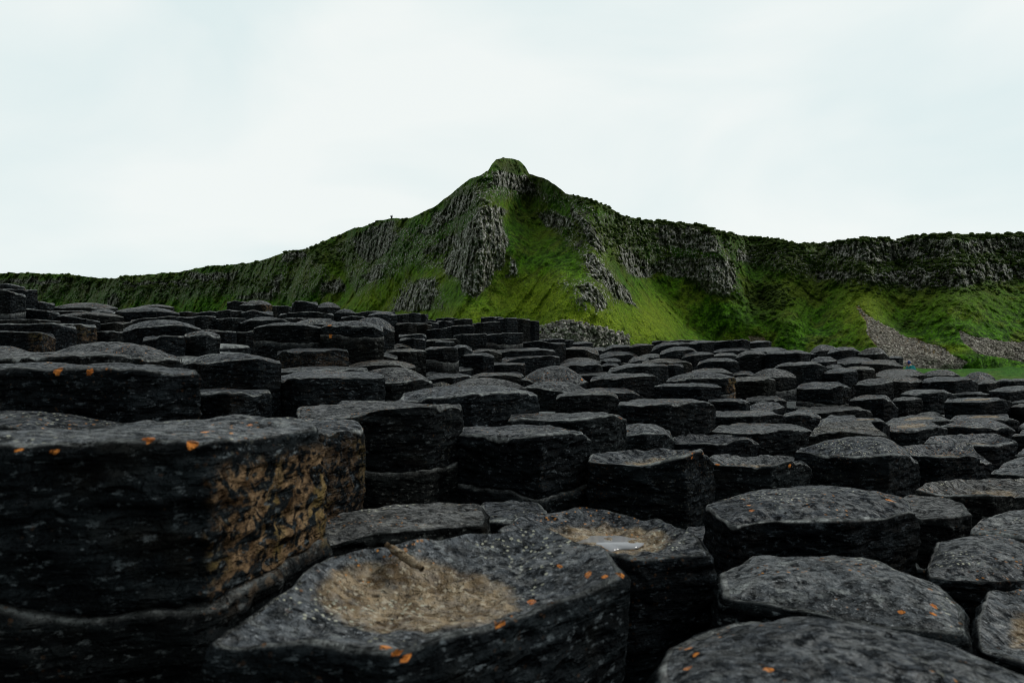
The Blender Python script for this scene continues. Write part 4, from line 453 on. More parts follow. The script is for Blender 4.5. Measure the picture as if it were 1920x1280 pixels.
SPOTS={'L4':[(105,697,.013),(167,696,.008),(200,690,.006)],'F1':[(722,1214,.010),(765,1232,.008),(740,1222,.008),(940,1170,.009),(960,1148,.008),(998,1128,.009),(1100,1078,.010),(1138,1078,.011),(1168,1077,.011),(1050,1062,.006)],'L1':[(275,822,.010),(290,818,.012),(365,832,.012),(35,845,.008),(108,845,.009),(385,808,.008),(470,795,.008)],'C98':[(1162,778,.022)],'C95':[(1297,848,.010),(1298,858,.010),(1320,850,.007)],'L52':[(618,608,.018)],'F5':[(1300,1225,.008),(1288,1250,.009),(1440,1255,.007),(1290,1215,.008)],'F6':[(1690,1145,.008),(1750,1135,.008),(1752,1150,.006)],'C160':[(1410,955,.010),(1405,945,.008),(1670,938,.014)],'C52':[(1092,712,.014)],'L53':[],'C96':[(1345,870,.012),(1480,873,.012)]}
def column_mesh(key,V,zc,fl):
    V=np.array(V,float); xy=V[:,:2]; z=V[:,2]
    cx=xy.mean(0)
    ang=np.arctan2(xy[:,1]-cx[1],xy[:,0]-cx[0])
    # outline as closed loop, ccw
    area=0.5*np.sum(xy[:,0]*np.roll(xy[:,1],-1)-np.roll(xy[:,0],-1)*xy[:,1])
    if area<0: xy=xy[::-1]; z=z[::-1]
    D=xy[:,1].min(); 
    if D<1.35: N,NR,NS=260,46,64
    elif D<2.6: N,NR,NS=190,30,44
    elif D<4.6: N,NR,NS=96,16,22
    else: N,NR,NS=56,8,12
    seg=np.linalg.norm(np.roll(xy,-1,0)-xy,axis=1); L=seg.sum(); w=L/3.3
    cum=np.concatenate([[0],np.cumsum(seg)]); t=np.linspace(0,L,N,endpoint=False)
    xs=np.interp(t,cum,np.append(xy[:,0],xy[0,0])); ys=np.interp(t,cum,np.append(xy[:,1],xy[0,1])); zs=np.interp(t,cum,np.append(z,z[0]))
    # small corner rounding
    k=np.fft.fftfreq(N)*N
    def sm(a,s): return np.real(np.fft.ifft(np.fft.fft(a)*np.exp(-(k*s)**2)))
    rc=.034 if key in ('F1','F2','F5','F6','F7','C160','F8','C162') else .017
    xs,ys=sm(xs,rc),sm(ys,rc); zs=sm(zs,.05)
    ex_=1.022 if D<1.35 else 1.045; xs=cx[0]+(xs-cx[0])*ex_; ys=cx[1]+(ys-cx[1])*ex_
    dome='d' in fl or 'D' in fl; dish='c' in fl
    b=.008+.007*_rs.rand()
    if dome: b*=1.2
    if D<1.35: b*=1.1
    r=np.hypot(xs-cx[0],ys-cx[1]); ins=1-b/r
    rows=[];topm=[];tanm=[];sidef=[]
    tan_amt=(1.0 if key in('F1','F2','F8') else .88) if 't' in fl else 0
    for f in np.linspace(0.02,1,NR):
        g=f**(2.2 if dome else 2.4 if dish else 1.0)
        zz=zc+(zs-zc)*g
        q=f*ins
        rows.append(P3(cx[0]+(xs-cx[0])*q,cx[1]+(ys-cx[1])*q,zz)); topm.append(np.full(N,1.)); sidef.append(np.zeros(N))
        tanm.append(np.full(N,tan_amt*float(1-sstep(.20,.84,f))))
    nb=4 if N>60 else 2
    for a in np.linspace(0,math.pi/2,nb+1)[1:]:
        o=b*math.sin(a); q=ins+o/r
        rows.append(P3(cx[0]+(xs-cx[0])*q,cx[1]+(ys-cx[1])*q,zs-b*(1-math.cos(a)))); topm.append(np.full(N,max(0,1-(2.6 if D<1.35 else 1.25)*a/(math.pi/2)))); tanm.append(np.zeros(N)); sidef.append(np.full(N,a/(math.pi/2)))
    depth=1.0 if D<2.6 else .8
    zj=JOINT.get(key)
    if zj is not None: depth=None
    def side(z0,z1,n,off=0):
        for u in (np.linspace(0,1,n+1)[1:])**1.25:
            q=1+off/r
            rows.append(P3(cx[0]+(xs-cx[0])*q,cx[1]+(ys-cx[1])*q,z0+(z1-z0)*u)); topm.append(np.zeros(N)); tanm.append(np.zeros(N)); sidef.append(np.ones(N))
    ms=[]
    def finish(cap=True):
        Pn=np.array(rows); T=np.array(topm); A=np.array(tanm); Sd=np.array(sidef)
        n=Pn.shape[0]; p=Pn.reshape(-1,3)
        out=np.stack([p[:,0]-cx[0],p[:,1]-cx[1],0*p[:,0]],1); rr=np.linalg.norm(out,axis=1)+1e-6; out/=rr[:,None]
        sd=Sd.ravel(); 
        scl=1. if D<2.6 else .9
        big=fbm(p*np.array([4.5,4.5,6])+5,3); st=fbm(p*np.array([7,7,34]),3,.55); fi=fbm(p*np.array([24,24,36])+9,2 if D<4.6 else 1)
        chip=np.clip(fbm(p*np.array([9,9,13])+31,3)-.18,0,1)
        zr=np.tile(zs,n); near_rim=np.exp(-np.abs(zr-p[:,2])/.05)
        am=1. if D<2.6 else .75
        dis=sd*am*(big*.006+st*.007+fi*.0045-chip*.022)-(1-sd)*0
        edge=np.clip(rr/np.tile(r,n),0,1)**3
        rimw=np.where(sd<.999,edge**4,near_rim**2)
        up=am*((1-sd)*(fbm(p*5.5+3,3)*(.012 if D<1.35 else .008)*edge**.3+fi*.004)+rimw*(fbm(p*7+40,3)*(.006 if D>1.35 else .006)-chip*(.035 if D>1.35 else .015)))
        if key=='F2':
            aa=np.arctan2(p[:,1]-cx[1],p[:,0]-cx[0]); up+=(1-sd)*np.exp(-((edge**(1/3.)-.62)/.2)**2)*np.clip(perlin(P3(np.cos(aa)*5,np.sin(aa)*5,edge)),-1,1)*.010
        if dish:
            up+=(1-sd)*(1-edge)*fbm(p*30,2)*.006
        p=p+out*dis[:,None]; p[:,2]+=up
        # masks
        T=T.ravel()*1.0
        tn=A.ravel()
        if key in ('F1','F2'):
            ox,oy,ax_,ay_=(-.066,.040,.175,.125) if key=='F1' else (.0,.0,.165,.135)
            th=np.hypot((p[:,0]-cx[0]-ox)/ax_,(p[:,1]-cx[1]-oy)/ay_)
            tn=(1-sstep(.45,1.05,th))*(1-sd)*(1-sstep(.80,.95,np.cbrt(edge)))
            if key=='F1': p[:,2]-=.014*np.exp(-(th/.7)**2)*(1-sd)*(1-sstep(.7,1.,np.cbrt(edge)))
        br=np.zeros(len(p))
        if key in BROWN:
            mo,xv,am=BROWN[key]
            if mo=='all': br=am*sd*np.clip((zr-p[:,2])/.04,0,1)
            elif mo=='x': br=am*sstep(xv-.012,xv+.012,p[:,0])*sd*sstep(.02,.05,zr-p[:,2])*(1-sstep(.17,.20,zr-p[:,2]+.02*big))
            else: br=am*sstep(.80,.88,(p[:,0]-xs.min())/(xs.max()-xs.min()))*sd
        li=np.zeros(len(p))
        for (lx,ly,lr) in SPOTS.get(key,()):
            sx=960+1280*p[:,0]/p[:,1]; sy=640-1280*p[:,2]/p[:,1]
            lr=lr*(.72 if key!='L4' else 1); c0=p[np.argmin((sx-lx)**2+(sy-ly)**2+p[:,1]*400)]; dd_=np.linalg.norm((p-c0)*np.array([1,1,1.4]),axis=1)
            li=np.maximum(li,1-sstep(lr*.6,lr*1.1,dd_+fbm(p*60+c0*9,2)*lr*.5))
        q=grid_quads(n,N,True)
        loc=np.array([cx[0],cx[1],float(zs.mean())-.8])
        p=p-loc
        tris=None
        if cap:
            li=np.append(li,0); p=np.vstack([p,p[:N].mean(0)[None]]); ci=len(p)-1; T=np.append(T,T[0]); tn=np.append(tn,tn[0]); br=np.append(br,0)
            j=np.arange(N); tris=np.stack([np.full(N,ci),j,(j+1)%N],1)
        ms.append((p,q[:,::-1],np.stack([T,tn,br,li],1),tris,loc))
    if zj is None:
        side(zs-b,zs.mean()-depth,NS); finish()
    else:
        jn=perlin(P3(xs*9,ys*9,0*xs+3.3)); joint=zj+.008*np.sin(np.arange(N)/N*2*math.pi*2+1)+.012*jn+.006*perlin(P3(xs*28,ys*28,0*xs+1.3))
        jx=np.clip(.55+1.3*perlin(P3(xs*12,ys*12,0*xs+7.7)),0,1.3)
        side(zs-b,joint,NS//2); side(joint,joint-.006,1,-.012); 
        finish()
        rows.clear();topm.clear();tanm.clear();sidef.clear()
        ex=.015 if key=='L1' else .014 if key=='C94' else .003
        for off in (-.03,-.008,.2*ex):
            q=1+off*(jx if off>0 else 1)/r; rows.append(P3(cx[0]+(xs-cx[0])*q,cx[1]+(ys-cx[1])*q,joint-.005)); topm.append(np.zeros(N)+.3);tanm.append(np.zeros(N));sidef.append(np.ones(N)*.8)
        side(joint-.010,joint-.75,NS//2,ex*jx); finish(True)
    return ms
centres={}
for key,V,zc,fl in COLS:
    ms=column_mesh(key,V,zc,fl); loc=ms[0][4]
    centres[key]=np.array(V).mean(0)
    if len(ms)==1:
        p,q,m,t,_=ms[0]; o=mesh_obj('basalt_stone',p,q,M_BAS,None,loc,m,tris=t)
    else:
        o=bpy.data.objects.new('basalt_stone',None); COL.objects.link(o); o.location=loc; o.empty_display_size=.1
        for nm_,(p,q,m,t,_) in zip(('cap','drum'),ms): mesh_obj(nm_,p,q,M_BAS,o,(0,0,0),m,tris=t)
    tag(o,LABELS.get(key,key),'rock column','dark basalt columns of the causeway')

# ------------------------------------------------------------------ low columns filling the joints: bedrock
def build_bed():
    R_=np.random.RandomState(3)
    C=np.array([centres[k] for k,_,_,_ in COLS]); zmin=np.array([min(p[2] for p in V) for _,V,_,_ in COLS])
    vs=[];qs=[];ts=[];mk=[];n0=0
    sp=.36
    pts=[]
    for j in range(-12,52):
        for i in range(-34,34):
            x=i*sp+(j%2)*sp/2; y=j*sp*.866
            if y>0 and abs(x)>1.0*y+2.5: continue
            pts.append((x+R_.uniform(-.05,.05),y+R_.uniform(-.05,.05)))
    for x,y in pts:
        d=np.hypot(C[:,0]-x,C[:,1]-y); o=np.argsort(d)[:5]
        z=(zmin[o].min()-.22 if y<1.7 or y>4.8 else zmin[o[:3]].min()-.09)-.35*max(0,d[o[0]]-.35)-R_.uniform(0,.1)
        if y<.55: z=min(z,-.75-.12*max(0,.5-y))
        z=max(z,-2.6)
        N=12; a0=R_.uniform(0,6.28); r=sp*.56*R_.uniform(.94,1.04)
        a=a0+np.arange(N)/N*2*math.pi; hexr=r*(1-.06*np.abs(np.cos(3*(a-a0))))
        tilt=R_.uniform(-.04,.04,2)
        rows=[]
        for f,dz in ((.5,.012),(.92,0),(1,-.018),(1,-1.2)):
            X=np.cos(a)*hexr*f; Y=np.sin(a)*hexr*f
            rows.append(P3(x+X,y+Y,z+dz+X*tilt[0]+Y*tilt[1]))
        p=np.array(rows).reshape(-1,3); vs.append(np.vstack([p,[[x,y,z+.02]]]))
        qs.append(grid_quads(4,N,True)[:,::-1]+n0); jj=np.arange(N); ts.append(np.stack([np.full(N,4*N),jj,(jj+1)%N],1)+n0)
        m=np.zeros((4*N+1,4)); m[:2*N,0]=.8; m[-1,0]=.8; mk.append(m); n0+=4*N+1
    o=mesh_obj('rock_bed',np.vstack(vs),np.vstack(qs),M_BAS,mask=np.vstack(mk),tris=np.vstack(ts)); tag(o,'low dark basalt bed between and behind the columns',kind='structure')
build_bed()

# ------------------------------------------------------------------ hill
FX=1280.
def mat_hill():
    N=NT('hillside'); pos=N.n('ShaderNodeNewGeometry').outputs['Position']
    at=N.n('ShaderNodeAttribute'); at.attribute_name='mask'
    sp=N.n('ShaderNodeSeparateColor'); N.l(at.outputs['Color'],sp.inputs[0]); rock,yel,scr=sp.outputs; dark=at.outputs['Alpha']
    n1=N.noise(pos,.09,5,.6); n2=N.noise(pos,.5,4,.65); n3=N.noise(pos,1.6,3,.6)
    colm=N.noise(N.scale(pos,(.85,.85,.12)),1,4,.6)
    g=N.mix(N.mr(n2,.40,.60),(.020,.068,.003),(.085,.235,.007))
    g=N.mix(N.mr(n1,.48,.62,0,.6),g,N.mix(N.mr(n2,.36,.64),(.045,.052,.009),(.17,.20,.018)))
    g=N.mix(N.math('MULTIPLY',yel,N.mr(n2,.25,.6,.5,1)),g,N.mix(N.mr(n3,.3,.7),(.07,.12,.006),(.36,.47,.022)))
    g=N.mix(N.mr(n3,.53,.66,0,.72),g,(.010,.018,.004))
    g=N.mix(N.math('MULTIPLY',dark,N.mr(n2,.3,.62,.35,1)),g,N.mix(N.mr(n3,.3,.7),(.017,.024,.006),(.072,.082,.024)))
    n4=N.noise(N.scale(pos,(.95,.95,.6)),1,3,.7,.5)
    rk=N.mix(N.mr(colm,.45,.57),(.028,.026,.019),(.46,.44,.41))
    rk=N.mix(N.mr(n4,.49,.56),rk,N.mix(colm,(.26,.25,.235),(.88,.87,.84)))
    rk=N.mix(N.mr(n4,.44,.36),rk,(.012,.014,.006))
    rk=N.mix(N.mr(n2,.48,.57,0,.9),rk,N.mix(N.mr(n3,.4,.6),(.014,.018,.005),(.05,.07,.012)))
    rt=N.math('ADD',N.math('MULTIPLY',rock,.74),N.math('MULTIPLY',N.math('SUBTRACT',n2,.5),2.2)); rt=N.math('ADD',rt,N.math('MULTIPLY',N.math('SUBTRACT',n3,.5),1.8))
    c=N.mix(N.mr(rt,.42,.60),g,rk)
    sc=N.mix(N.mr(n3,.35,.65),(.09,.078,.062),(.42,.395,.35))
    sc=N.mix(N.mr(n1,.46,.58,0,.6),sc,(.17,.10,.07))
    sc=N.mix(N.math('MULTIPLY',yel,.8),sc,(.30,.20,.04))
    st=N.math('ADD',scr,N.math('MULTIPLY',N.math('SUBTRACT',n2,.5),.5))
    c=N.mix(N.mr(st,.45,.56),c,sc)
    N.l(c,N.b.inputs['Base Color']); N.b.inputs['Roughness'].default_value=.9; N.b.inputs['Specular IOR Level'].default_value=.15
    b=N.bump(n3,1.0,1); b=N.bump(n2,1.6,1,b); b=N.bump(N.math('MULTIPLY',colm,rock),1.4,.7,b)
    N.l(b,N.b.inputs['Normal'])
    return N.m
M_HILL=mat_hill()
SKY=np.array([(-420,520),(-150,516),(0,513),(40,512),(90,512),(130,515),(150,516),(190,522),(215,522),(230,517),(300,513),(330,510),(400,498),(460,495),(500,485),(540,470),(580,465),(600,455),(660,430),(700,418),(735,409),(765,410),(790,400),(820,385),(850,360),(880,335),(900,328),(915,320),(922,308),(930,299),(942,296),(960,298),(975,303),(985,313),(992,326),(1020,333),(1040,345),(1060,363),(1100,372),(1135,385),(1165,403),(1200,412),(1240,415),(1290,418),(1330,425),(1350,435),(1400,443),(1450,446),(1500,456),(1540,456),(1600,448),(1660,445),(1680,450),(1700,443),(1760,438),(1850,440),(1920,436),(2100,430),(2400,445)],float)
FOOT=np.array([(-420,760),(0,640),(300,480),(560,330),(760,235),(880,190),(960,180),(1080,180),(1180,195),(1300,225),(1480,228),(1640,205),(1800,200),(1920,205),(2400,180)],float)
ROCK=[[(915,322),(945,315),(985,330),(1005,345),(1010,365),(975,362),(940,352),(905,358),(920,335)],
[(835,383),(885,352),(897,365),(872,402),(840,418),(800,447),(785,440),(812,405)],
[(900,385),(930,380),(948,395),(935,410),(955,440),(950,480),(930,520),(920,545),(890,560),(865,550),(860,520),(832,515),(830,490),(850,450),(870,430),(885,400)],
[(790,465),(860,430),(870,445),(835,475),(800,478)],[(955,480),(972,485),(968,520),(952,518)],
[(780,520),(815,520),(828,545),(812,582),(733,584),(745,553)],
[(680,430),(735,415),(745,440),(728,475),(695,490),(665,478),(662,445)],[(700,495),(730,490),(715,520),(690,537),(678,520)],
[(1000,400),(1030,395),(1068,405),(1085,428),(1030,425)],[(1060,370),(1095,412),(1128,440),(1137,472),(1118,475),(1095,440),(1075,415)],
[(1085,472),(1120,478),(1152,520),(1178,545),(1198,577),(1175,572),(1140,542),(1110,520)],[(1078,533),(1110,528),(1137,555),(1143,577),(1120,587),(1098,567)],
[(1015,618),(1060,602),(1120,618),(1172,630),(1172,660),(1030,660)],
[(1155,460),(1190,465),(1210,490),(1300,476),(1370,488),(1382,520),(1367,557),(1330,557),(1300,532),(1270,522),(1230,512),(1195,522),(1165,497)],
[(1215,422),(1290,422),(1345,438),(1362,465),(1345,480),(1290,467),(1235,460)],[(1375,468),(1412,473),(1412,492),(1375,490)],
[(1540,460),(1600,450),(1690,450),(1920,443),(2400,450),(2400,480),(1920,474),(1760,478),(1700,488),(1620,497),(1570,482)],
[(1527,508),(1590,503),(1640,508),(1700,503),(1770,503),(1830,493),(1865,488),(1920,498),(2400,510),(2400,540),(1920,527),(1850,527),(1790,542),(1700,540),(1620,527),(1532,527)],
[(-420,521),(130,521),(130,531),(0,535),(-420,540)],[(228,525),(362,525),(352,538),(228,536)],[(350,514),(450,506),(452,526),(360,531)],
[(525,474),(577,468),(572,490),(520,492)],[(508,518),(532,518),(532,547),(506,547)],[(440,550),(520,540),(512,562),(440,562)],[(600,528),(642,524),(642,547),(600,562)],[(198,558),(222,550),(227,577),(203,577)]]
MIXR=[([(1370,450),(1500,462),(1560,462),(1700,452),(2400,450),(2400,545),(1900,530),(1700,545),(1530,530),(1400,500)],.62),
([(1540,455),(1700,447),(2400,440),(2400,480),(1930,476),(1700,492),(1560,486)],.9),
([(1040,350),(1140,395),(1240,418),(1370,440),(1400,560),(1320,540),(1200,500),(1150,480),(1090,420)],.60),
([(860,350),(930,310),(1000,330),(1060,372),(1060,400),(990,372),(930,380),(940,480),(900,560),(850,530),(780,500),(660,560),(640,500),(600,465),(690,425),(800,410)],.62),
([(1000,395),(1080,400),(1140,450),(1150,500),(1200,580),(1120,560),(1060,460)],.60),([(1040,520),(1120,520),(1150,580),(1090,590)],.62),([(720,580),(760,520),(830,520),(840,585)],.66),
([(-420,522),(140,520),(360,516),(520,475),(600,470),(650,550),(560,570),(440,560),(200,580),(0,560),(-420,560)],.58)]
SCREE=[[(1622,592),(1645,603),(1700,632),(1735,640),(1762,650),(1812,678),(1800,694),(1690,692),(1655,660),(1625,628)],[(1796,618),(1830,632),(1870,638),(1940,644),(2200,640),(2200,690),(1930,684),(1890,672),(1830,662),(1808,645)],[(1402,630),(1432,632),(1450,660),(1412,655)],[(1603,572),(1612,575),(1640,600),(1625,606)]]
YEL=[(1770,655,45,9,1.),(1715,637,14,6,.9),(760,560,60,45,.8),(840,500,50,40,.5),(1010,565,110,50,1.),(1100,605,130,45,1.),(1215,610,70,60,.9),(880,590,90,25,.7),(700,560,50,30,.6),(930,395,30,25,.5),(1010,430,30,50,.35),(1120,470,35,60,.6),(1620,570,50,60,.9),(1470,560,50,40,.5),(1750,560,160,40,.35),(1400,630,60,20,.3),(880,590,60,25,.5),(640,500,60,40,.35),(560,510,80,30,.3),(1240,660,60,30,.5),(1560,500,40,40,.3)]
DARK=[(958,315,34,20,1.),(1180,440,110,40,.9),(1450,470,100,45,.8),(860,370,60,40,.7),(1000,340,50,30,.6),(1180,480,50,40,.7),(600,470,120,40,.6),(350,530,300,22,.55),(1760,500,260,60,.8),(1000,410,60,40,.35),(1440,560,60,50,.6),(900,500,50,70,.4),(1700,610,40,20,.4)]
RIDGES=[([(955,298),(905,385),(890,480),(868,560),(850,640)],14,52),([(1050,355),(1110,440),(1150,520),(1200,585),(1270,660)],13,34),
([(990,470),(1030,520),(1100,575),(1190,650)],9,60),([(745,415),(722,500),(690,560),(640,620)],10,30),([(785,505),(772,590)],8,34),
([(985,385),(1000,440),(955,530),(945,610)],-6,34),([(830,470),(740,560),(690,600)],-6,26),([(1070,380),(1190,500),(1300,610),(1400,670)],-15,48),
([(1330,425),(1350,550)],9,55),([(1470,446),(1480,600)],8,42),([(1400,450),(1420,560)],-6,26),([(1540,460),(1530,600)],-7,30),([(1620,450),(1640,600)],6,40),([(1790,440),(1830,640)],7,70),
([(1690,450),(1700,600)],-5,35),([(600,455),(560,560)],9,40),([(520,480),(470,580)],7,36),([(560,470),(520,570)],-5,20),([(400,500),(370,570)],8,40),([(250,520),(230,590)],8,40),([(90,515),(70,580)],8,45),([(650,440),(640,560)],-6,24),([(1130,590),(1110,560)],6,26)]
def seg_dist(px,py,pl):
    best=np.full(px.shape,1e9)
    for (x0,y0),(x1,y1) in zip(pl[:-1],pl[1:]):
        dx,dy=x1-x0,y1-y0; t=np.clip(((px-x0)*dx+(py-y0)*dy)/(dx*dx+dy*dy),0,1)
        best=np.minimum(best,np.hypot(px-x0-t*dx,py-y0-t*dy))
    return best
def inside(px,py,poly,soft):
    ins=np.zeros(px.shape,bool); n=len(poly)
    for i in range(n):
        x0,y0=poly[i]; x1,y1=poly[(i+1)%n]
        c=((y0>py)!=(y1>py))&(px<(x1-x0)*(py-y0)/((y1-y0) or 1e-9)+x0); ins^=c
    d=seg_dist(px,py,list(poly)+[poly[0]]); sd=np.where(ins,d,-d)
    return sstep(-soft,soft,sd)
GZ=-8.
def build_hill():
    pxs=np.concatenate([np.linspace(-420,-10,60),np.linspace(-8,1930,1500),np.linspace(1940,2400,60)]); nu=len(pxs); nv=300
    ys=np.interp(pxs,SKY[:,0],SKY[:,1]); D0=np.interp(pxs,FOOT[:,0],FOOT[:,1])
    k=np.exp(-np.linspace(-2.2,2.2,121)**2); k/=k.sum(); D0=np.convolve(np.pad(D0,60,mode='edge'),k,'valid')
    ys=ys+fbm(P3(pxs*.035,0*pxs,0*pxs+.5),4,.6)*1.8 - np.clip(fbm(P3(pxs*.11,0*pxs,0*pxs+4.5),3),0,1)*1.5
    yf=640-(GZ-.6)*FX/D0
    t=np.linspace(0,1,nv)[:,None]
    Y=yf[None]+(ys-yf)[None]*t; PX=np.repeat(pxs[None],nv,0)
    rock=np.zeros(Y.shape); 
    wx=fbm(P3(PX.ravel()*.03,Y.ravel()*.03,0*Y.ravel()),3).reshape(Y.shape)*9; wy=fbm(P3(PX.ravel()*.03,Y.ravel()*.03,0*Y.ravel()+9),3).reshape(Y.shape)*7
    for p in ROCK:
        a=np.array(p); x0,x1=a[:,0].min()-25,a[:,0].max()+25
        s=(pxs>x0)&(pxs<x1)
        if s.any(): rock[:,s]=np.maximum(rock[:,s],inside(PX[:,s]+wx[:,s],Y[:,s]+wy[:,s],p,7))
    for p,st_ in MIXR:
        a=np.array(p); sx_=(pxs>a[:,0].min()-40)&(pxs<a[:,0].max()+40)
        rock[:,sx_]=np.maximum(rock[:,sx_],st_*inside(PX[:,sx_]+wx[:,sx_],Y[:,sx_]+wy[:,sx_],p,14))
    scr=np.zeros(Y.shape)
    for p in SCREE: scr=np.maximum(scr,inside(PX+wx*.5,Y+wy*.4,p,3))
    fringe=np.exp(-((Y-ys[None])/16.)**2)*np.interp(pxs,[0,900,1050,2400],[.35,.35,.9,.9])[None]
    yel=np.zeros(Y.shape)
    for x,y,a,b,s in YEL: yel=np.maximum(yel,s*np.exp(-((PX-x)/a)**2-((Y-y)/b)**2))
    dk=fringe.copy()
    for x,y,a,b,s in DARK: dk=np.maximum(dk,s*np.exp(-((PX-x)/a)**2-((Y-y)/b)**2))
    dk=dk*(1-.0*rock)
    # integrate distance upward: steep on rock, gentler on grass
    D=np.zeros(Y.shape); D[0]=D0
    cot=1.25*(1-rock)+.28*rock+.45*scr; cot=cot*(1-.45*fringe)
    for i in range(1,nv):
        dy=Y[i]-Y[i-1]; e=(640-Y[i])/FX; cc=cot[i]
        dh=-dy*D[i-1]/FX/np.clip(1-cc*e,.3,9); D[i]=D[i-1]+cc*dh
    kk=np.exp(-np.linspace(-2,2,41)**2); kk/=kk.sum()
    D=np.apply_along_axis(lambda r:np.convolve(np.pad(r,20,mode='edge'),kk,'valid'),1,D)
    rel=np.zeros(Y.shape)
    for pl,amp,wd in RIDGES:
        d=seg_dist(PX,Y,pl); rel+=amp*np.exp(-(d/wd)**1.6)
    rel*=sstep(0,.12,t)
    D=D-rel*(D/260)
    X=(PX-960)/FX*D; H=(640-Y)/FX*D
    p=P3(X.ravel(),D.ravel(),H.ravel())
    g1=fbm(p*.035,4).reshape(Y.shape); g2=fbm(p*.16+4,4,.55).reshape(Y.shape); g3=fbm(p*.55+8,3,.6).reshape(Y.shape)
    c1=fbm(p*np.array([.28,.28,.05])+2,4,.6).reshape(Y.shape); c2=fbm(p*np.array([.9,.9,.13])+7,3,.6).reshape(Y.shape)
    # gully streaks running down the slope
    gs=fbm(P3(PX.ravel()*.045+Y.ravel()*.03,Y.ravel()*.006,0*Y.ravel()+3),3).reshape(Y.shape)
    far=D/260
    dd=(g1*5+gs*2.4*(1-rock)+g2*(1.35+1.1*dk)+g3*(.42+.6*dk))*far + sstep(.5,.95,rock)*(c1*1.8+c2*1.1+g3*1.0)*far + scr*(-1.0)
    fade=sstep(0,.06,t)
    D=D-dd*fade
    X=(PX-960)/FX*D; H=(640-Y)/FX*D
    # plateau behind the crest
    rows=[P3(X,D,H)]
    last=P3(X[-1],D[-1],H[-1])
    for s,dz in ((6,-.6),(30,-3.5),(90,-10),(150,-30)):
        q=last.copy(); q[:,0]*=(q[:,1]+s)/q[:,1]; q[:,1]+=s; q[:,2]+=dz; rows.append(q[None])
    G=np.concatenate(rows,0); n=G.shape[0]
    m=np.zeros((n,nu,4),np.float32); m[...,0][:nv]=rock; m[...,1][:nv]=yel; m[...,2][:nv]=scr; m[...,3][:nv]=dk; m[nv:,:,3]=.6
    q=grid_quads(n,nu,False)
    o=mesh_obj('hill',G.reshape(-1,3),q,M_HILL,mask=m.reshape(-1,4)); tag(o,kind='structure')
    return PX,Y,X,D,H,rock,scr,dk,yel
HILL=build_hill()
# ------------------------------------------------------------------ ground
def build_ground():
    N=NT('shore_ground'); pos=N.n('ShaderNodeNewGeometry').outputs['Position']
    ln=N.n('ShaderNodeVectorMath',operation='LENGTH'); N.l(pos,ln.inputs[0])
    n1=N.noise(pos,.06,5,.6); n2=N.noise(pos,.9,4,.6)
    g=N.mix(N.mr(n2,.35,.68),(.014,.060,.003),(.05,.17,.008)); g=N.mix(N.mr(n1,.5,.65,0,.5),g,(.07,.10,.012))
    r=N.mix(N.mr(n2,.35,.65),(.012,.013,.014),(.05,.05,.05))
    d=N.math('ADD',ln.outputs['Value'],N.math('MULTIPLY',N.math('SUBTRACT',n1,.5),60))
    N.l(N.mix(N.mr(d,60,75),r,g),N.b.inputs['Base Color']); N.b.inputs['Roughness'].default_value=.9; N.b.inputs['Specular IOR Level'].default_value=.15
    N.l(N.bump(n2,1.2,1),N.b.inputs['Normal'])
    rr=np.concatenate([[.5],np.linspace(4,60,40),np.geomspace(62,3500,150)]); na=360; a=np.linspace(0,2*math.pi,na,endpoint=False)
    Rg,Ag=np.meshgrid(rr,a,indexing='ij'); X=Rg*np.cos(Ag); Y=Rg*np.sin(Ag)
    Z=-2.55-(-GZ-2.55)*sstep(38,75,Rg)
    p=P3(X.ravel(),Y.ravel(),0*X.ravel()); nz=fbm(p*.11,5,.6).reshape(X.shape)*.9*sstep(40,90,Rg)+fbm(p*.6,3).reshape(X.shape)*.12
    Z=Z+np.clip(nz,-.6,.9)
    o=mesh_obj('ground',P3(X,Y,Z).reshape(-1,3),grid_quads(len(rr),na,True)[:,::-1],N.m); tag(o,kind='structure')
build_ground()
# ------------------------------------------------------------------ puddle, person, stones, shrubs, sign
def simple(name,colr,rough=.7,spec=.3,noise=None):
    N=NT(name); N.b.inputs['Roughness'].default_value=rough; N.b.inputs['Specular IOR Level'].default_value=spec
    if noise:
        pos=N.n('ShaderNodeNewGeometry').outputs['Position']; f=N.noise(pos,noise[0],4,.6)
        N.l(N.mix(N.mr(f,.35,.65),colr,noise[1]),N.b.inputs['Base Color'])
        if len(noise)>2: N.l(N.bump(f,noise[2],1),N.b.inputs['Normal'])
    else: N.b.inputs['Base Color'].default_value=(*colr,1)
    return N.m
def disc_mesh(name,pts,z,mat,th=.003):
    n=len(pts); c=np.mean(pts,0)
    v=[(x,y,z) for x,y in pts]+[(x,y,z-th) for x,y in pts]+[(c[0],c[1],z)]
    q=[(i,n+i,n+(i+1)%n,(i+1)%n) for i in range(n)]; t=[(2*n,i,(i+1)%n) for i in range(n)]
    return v,q,t
def puddle():
    V=[c for c in COLS if c[0]=='F2'][0]; cx=np.array(V[1]).mean(0); zc=V[2]
    N=NT('puddle_water'); N.b.inputs['Base Color'].default_value=(.24,.245,.26,1); N.b.inputs['Roughness'].default_value=.06
    N.b.inputs['IOR'].default_value=1.33
    pos=N.n('ShaderNodeNewGeometry').outputs['Position']; N.l(N.bump(N.noise(pos,45,2,.5),.0008,.3),N.b.inputs['Normal'])
    a=np.linspace(0,2*math.pi,48,endpoint=False)
    r=1+.14*np.sin(2*a+.6)+.08*np.sin(3*a+2)+.05*np.sin(7*a)
    pts=np.stack([.062*r*np.cos(a),.052*r*np.sin(a)],1)
    v,q,t=disc_mesh('puddle',pts,.003,N.m)
    o=mesh_obj('puddle',v,q,N.m,tris=t,loc=(cx[0]+.005,cx[1]+.0,zc+.0005)); tag(o,'small bright puddle reflecting the sky in the brown rock basin','puddle')
puddle()
